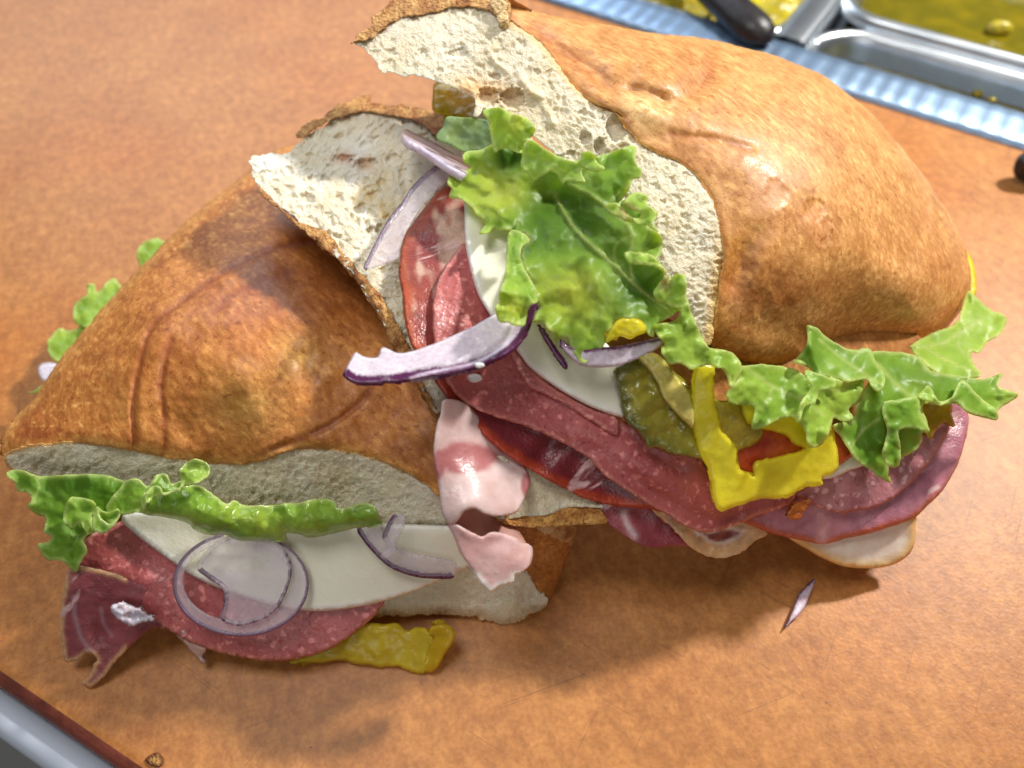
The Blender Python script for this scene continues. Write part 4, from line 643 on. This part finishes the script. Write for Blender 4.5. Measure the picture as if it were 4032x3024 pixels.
# left sandwich half
PRO = lambda x, y, d: mix(mix(mix(s2l(140, 66, 74), s2l(164, 88, 92), .5+.8*fbm(x/70, y/120, 6)), s2l(222, 178, 130), .9*sm(26, 4, d+6*jag(x, y, 30, 3))*(x < 500)), s2l(196, 160, 170), .6*np.exp(-(sdist(x, y, K(4, "400 900 405 1000 440 1120 500 1200"))[0]/9)**2)+.4*np.exp(-(sdist(x, y, K(4, "550 960 560 1040 610 1110"))[0]/8)**2))
food('ham_slice', 'torn raw ham slice hanging down to the board at the left end', 'ham slice',
  [patch(K(4, "372 740 350 850 330 950 328 1050 335 1150 352 1245 400 1252 440 1232 470 1205 500 1210 530 1240 510 1265 500 1300 470 1340 443 1370 470 1388 500 1392 560 1340 600 1290 640 1240 740 1140 830 1070 900 1060 900 900 700 800 500 740"), Field(4, "370 740 3.0; 330 1000 1.8; 350 1240 .55; 450 1380 .15; 560 1340 .35; 640 1230 .7; 850 1060 1.5; 600 900 2.3; 900 900 2.3; 500 740 3.0; 560 1100 1.3"), th=.12, res=9, jit=4, jl=14, nz=[(100, .15)], er=.05, rid=[(K(4, "470 800 450 1000 500 1200"), .14, 40)], col=PRO, seed=81)], M_ham)
food('fat_scrap', 'ragged white fat scrap under the salami near the hanging raw ham', 'fat scrap',
  [patch(K(4, "600 962 640 930 690 935 760 960 820 1000 840 1020 800 1035 760 1045 700 1055 660 1030 630 1010"), Field(4, "600 960 2.6; 840 1020 2.1; 700 1050 2.2"), th=.2, res=8, jit=10, jl=14, nz=[(30, .2)], er=.1, col=s2l(206, 200, 214), seed=82)], M_pale)
food('fat_scrap', 'pointed pale meat shred dangling below the left salami', 'fat scrap',
  [patch(K(4, "960 1110 1000 1150 1030 1190 1070 1230 1110 1265 1104 1215 1118 1185 1080 1160 1040 1120 1000 1080"), Field(4, "960 1100 1.4; 1110 1265 .4; 1110 1190 1.0"), th=.15, res=8, jit=5, jl=12, er=.06, nz=[(30, .1)], col=s2l(214, 186, 182), seed=83)], M_pale)
food('banana_pepper_piece', 'translucent yellow pepper curl lying on the board under the left sandwich half', 'pepper piece', [
  patch(K(5, "60 1520 200 1460 330 1410 450 1330 530 1290 620 1290 700 1290 760 1330 810 1310 880 1320 930 1400 920 1500 900 1560 850 1585 780 1580 700 1545 600 1550 520 1535 440 1530 360 1505 260 1525 160 1525"), Field(5, "60 1520 .35; 500 1300 1.1; 700 1290 1.0; 900 1350 1.0; 850 1580 .3; 500 1530 .3; 300 1500 .35"), th=.3, res=9, jit=5, jl=30, nz=[(80, .12), (26, .04)], er=.16, col=lambda x, y, d: mix(s2l(246, 234, 84), s2l(228, 204, 60), .5+.9*fbm(x/60, y/60, 3)), seed=84),
  patch(K(5, "885 1355 900 1310 950 1292 1010 1300 1047 1345 1030 1400 980 1480 940 1550 900 1580 860 1570 855 1500 890 1420 910 1375"), Field(5, "900 1310 1.3; 1040 1340 1.2; 900 1570 .4; 980 1480 .8"), th=.4, res=8, nz=[(60, .08)], er=.16, rid=[(K(5, "930 1360 900 1450 875 1550"), -.12, 24)], col=s2l(226, 198, 50), seed=85)], M_pep)
food('salami_slice', 'wide pink salami slice at the front of the left sandwich half under the onion ring', 'salami slice',
  [patch(K(0, "300 1118 205 1150 170 1185 152 1222 175 1252 230 1277 280 1307 340 1347 400 1382 450 1403 520 1420 590 1428 650 1422 710 1402 760 1372 812 1327 850 1270 900 1215 700 1170 450 1140"), ZLF, th=.22, res=11, jit=6, jl=18, nz=[(200, .1)], er=.08, rid=[(K(0, "190 1170 260 1230 360 1290"), .2, 80), (K(0, "165 1230 260 1265 350 1320"), .1, 40)], col=c_sal, seed=86)], M_sal)
food('cheese_slice', 'large white cheese slice at the front of the left sandwich half', 'cheese slice',
  [patch(K(0, "262 1122 290 1152 330 1184 370 1213 420 1247 500 1281 600 1310 680 1320 760 1313 840 1296 900 1276 950 1254 1010 1227 1062 1200 1064 1140 960 1135 800 1130 700 1128 500 1112 300 1105"), ZLF, off=.3, th=.28, res=12, nz=[(260, .06)], er=.12, col=c_che, seed=87)], M_che)
def oring(c, seed, n=44):
    # a sliced onion ring set: outer ring and inner cup
    def f(x, y, d): return mix(mix(s2l(212, 190, 206), s2l(226, 210, 220), .5+.7*fbm(x/30, y/30, seed)), s2l(104, 50, 110), sm(9, 3, d+2.5*fbm(x/10, y/10, seed)))
    return f
t = np.linspace(0, 6.2832, 29)[:-1]; cx, cy = 520, 1262
ring = K(0, ' '.join('%f %f' % (cx+147*math.cos(a), cy+113*math.sin(a)) for a in t))
inn = K(0, ' '.join('%f %f' % (515+112*math.cos(a)-(6 if math.cos(a) < 0 else 0), 1255+84*math.sin(a)) for a in t[::-1]))
k0 = 20; ringp = np.r_[ring[k0:], ring[:k0], ring[k0:k0+1]*.999+ring[k0-1:k0]*.001]
i0 = int(np.argmin(((inn-ring[k0])**2).sum(1))); innp = np.r_[inn[i0:], inn[:i0], inn[i0:i0+1]*.998+inn[i0-1:i0]*.002]
def c_ring(x, y, d):
    e = sdist(x, y, cat(ring, 12), True)[0]
    return mix(mix(s2l(246, 232, 240), s2l(252, 246, 250), .5+.7*fbm(x/30, y/30, 5)), s2l(112, 60, 118), sm(8, 2, e+2*fbm(x/8, y/8, 3)))
food('red_onion_ring', 'outer translucent onion ring lying across cheese and salami on the left half', 'onion ring',
  [patch(np.r_[ringp, innp], ZLF, off=.62, th=.12, res=7, nz=[(90, .03)], er=.05, smooth=None, col=c_ring, seed=88)], M_oni)
e_f = K(0, "428 1232 450 1250 480 1275 485 1300 478 1335 490 1345 520 1350 570 1335 605 1305 625 1260 628 1220 615 1190")
food('red_onion_cup', 'inner onion cup with pale round core nested inside the onion ring', 'onion cup',
  [patch(K(0, "425 1225 450 1185 490 1160 540 1152 590 1165 620 1195 630 1225 625 1262 605 1307 570 1337 520 1352 490 1347 475 1335 483 1302 480 1272 450 1250"), ZLF, off=.78, th=.14, res=6, nz=[(90, .03)], er=.05,
    col=lambda x, y, d: mix(onion(None, e_f, 5, 6, (252, 244, 248))(x, y, d), s2l(232, 228, 224), .6*sm(.5, .6, blob(x, y, K(0, "540 1212")[0], 100, 60))+.6*sm(.5, .6, blob(x, y, K(0, "553 1222")[0], 36, 32))), seed=89)], M_oni)
e_g = K(5, "460 730 500 800 560 870 620 930 700 980 800 1010 900 1022 1032 1020")
food('red_onion_arc', 'onion arc with bright purple rim on the right side of the left cheese slice', 'onion arc',
  [patch(np.r_[e_g, K(5, "1050 960 1040 920 950 900 850 880 740 860 660 800 620 730 600 650 500 640")], ZLF, off=.62, th=.14, res=6, jit=2, er=.05, nz=[(60, .03)], col=onion(None, e_g, 13, 7, (246, 236, 244)), seed=90)], M_oni)
food('red_onion_scrap', 'folded lilac onion scrap beside the tip of the rolled lettuce leaf', 'onion scrap',
  [patch(K(5, "600 890 640 830 610 780 640 700 680 640 750 650 740 720 700 800 690 860 640 905"), ZLF, off=.95, th=.14, res=7, jit=3, er=.06, nz=[(40, .08)], col=onion(None, K(5, "610 780 640 700 680 650"), 9, 8), seed=91)], M_oni)
lo1 = lambda x, y: ZLF(x, y)+.75
food('lettuce_leaf', 'dark frilly lettuce leaf hanging at the left corner of the left sandwich half', 'lettuce leaf', [
  patch(K(4, "38 218 70 208 120 211 200 238 300 240 440 230 600 240 700 300 660 420 600 470 510 545 470 570 455 600 472 650 442 702 412 767 375 732 330 700 270 702 240 682 203 615 260 600 277 570 240 545 245 470 200 450 150 407 170 370 150 330 100 325 80 280 66 260 38 242"), lo1, th=.03, res=8, jit=3, jl=14, nz=[(120, .3), (40, .06)], ruf=(0.225, 125, 33), rid=[(K(4, "200 250 190 330 170 400"), .2, 26), (K(4, "360 520 440 600 400 720"), -.2, 40)], col=green(lo=.1, dark=[(K(4, "400 300")[0], 160, 60, .6), (K(4, "350 560")[0], 90, 90, .3)], veins=[(K(4, "190 250 215 300 170 390"), 5)]), seed=92),
  patch(K(4, "342 470 375 367 440 358 500 378 522 410 500 480 510 522 570 547 620 502 652 452 640 420 590 440 530 420 545 470 600 500 560 520 480 560 440 500 400 530 370 520"), lambda x, y: ZLF(x, y)+1.1, th=.03, res=8, jit=3, jl=14, nz=[(60, .12)], ruf=(0.12, 112, 24.2), col=green(lo=.4), seed=93)], M_let)
food('lettuce_leaf', 'bright green rolled lettuce leaf along the front slit of the left sandwich half', 'lettuce leaf', [
  patch(np.r_[K(4, "500 490 530 410 578 450 582 395 640 320 690 263 760 258 800 298 850 238 900 233 932 280 990 265 1000 290 1050 290 1100 300 1160 340 1230 390 1280 373 1330 400 1440 400 1530 392 1600 385"), K(5, "120 570 250 545 330 570 340 600 400 600 470 580 545 578 580 620 606 690 560 712 440 727 330 752 190 782 120 760 40 752"), K(4, "1560 585 1480 600 1400 594 1300 592 1220 562 1130 562 1060 532 1010 492 900 467 800 452 740 440 690 452 645 460 575 548 515 537")],
    lambda x, y: ZLF(x, y)+1.0, th=.03, res=8, jit=3, jl=20, nz=[(110, .14), (40, .1)], ruf=(0.09, 112, 24.2), rnd=[(np.r_[K(4, "800 452 900 467 1010 492 1060 532 1130 562 1220 562 1300 592 1400 594 1560 585"), K(5, "40 752 190 782 330 752 440 727 600 690")], 55, .6)], rid=[(np.r_[K(4, "900 380 1100 440 1300 490"), K(5, "100 660 300 660 500 640")], .3, 60)], col=green(lo=.45, warm=[(K(4, "1300 480")[0], 250, 50, .35)]), seed=94),
  patch(K(4, "765 370 800 330 830 295 870 300 885 330 930 320 985 290 978 215 1030 158 1092 155 1138 192 1132 242 1092 268 1060 285 1000 300 960 330 900 345 860 350 800 390 775 428"), lambda x, y: ZLF(x, y)+1.35, th=.03, res=7, jit=3, jl=12, nz=[(50, .12)], ruf=(0.105, 87.5, 19.8), rid=[(K(4, "1010 260 1050 190 1110 200"), -.2, 26)], col=green(lo=.55), seed=95),
  patch(K(4, "500 490 528 408 545 470 600 500 650 450 640 480 575 550 515 538"), lambda x, y: ZLF(x, y)+1.3, th=.03, res=7, jit=2, nz=[(40, .08)], col=green(lo=.6), seed=96)], M_letw)
for k, (o_, lab) in enumerate(((K(1, "890 1170 910 1110 950 1075 1020 1053 1070 1075 1140 1075 1200 1080 1100 1180 935 1268 905 1220"), 'topmost lettuce tip sticking out behind the left bun'),
        (K(1, "565 1365 620 1358 632 1410 670 1380 700 1340 752 1323 807 1390 860 1400 760 1520 640 1640 560 1640 495 1622 478 1540 485 1490 530 1450 570 1420"), 'middle lettuce tip sticking out behind the left bun, largest of the tips'),
        (K(0, "104 735 128 710 158 713 200 690 230 720 180 790 140 785 108 770"), 'pale lettuce tip behind the left bun just above the white onion bit'),
        (K(0, "66 850 100 826 122 808 150 820 130 860 96 848"), 'lowest and smallest lettuce tip behind the left bun'))):
    food('lettuce_tip', lab, 'lettuce', [patch(o_, 2.4-.3*k, th=.08, res=8, jit=4, jl=14, nz=[(60, .2)], ruf=(0.15, 100, 26.4), col=green(lo=.95), seed=100+k)], M_let, 'lettuce tips behind the left bun')
food('red_onion_bit', 'white onion bit poking out behind the left bun near the frame edge', 'onion bit', [patch(K(0, "81 805 84 788 104 782 124 786 150 800 130 830 104 828 90 822"), 2.2, th=.3, res=8, er=.15, col=s2l(226, 222, 232), seed=110)], M_oniS)
food('red_onion_sliver', 'loose purple onion sliver lying alone on the board at right', 'onion sliver',
  [patch(K(8, "852 828 870 780 905 700 925 640 960 600 1000 560 1025 545 1015 590 995 640 970 700 930 755 890 790"), .22, th=.15, res=7, er=.06, col=onion(None, K(8, "852 828 880 745 915 660 965 595 1020 548"), 8, 12, (226, 200, 212)), seed=111)], M_oniS)
food('board_nick', 'small dark edged chip at the front edge of the cutting board', 'chip', [patch(K(12, "1310 1590 1350 1540 1420 1520 1465 1560 1470 1620 1430 1650 1370 1640"), .06, th=.08, res=6, jit=5, jl=10, er=.03, col=lambda x, y, d: mix(s2l(196, 150, 84), s2l(120, 74, 40), sm(18, 6, d)), seed=112)], M_tor)

for px, py, r_, lab in ((860, 1340, .0019, 'pale oval seed lying on the long salami just below the onion arc'), (888, 1264, .0012, 'tiny white seed stuck on the purple edge of the longest onion arc')):
    q = K(6, '%d %d' % (px, py))[0]; z_ = float((ZRF(q[:1], q[1:])[0]+.62) if r_ > .0015 else 8.8)
    tag(lump('pepper_seed', at(q[0], q[1], z_), (r_, r_*.65, r_*.5), M_che, lab, 'seed', 5), group=None)
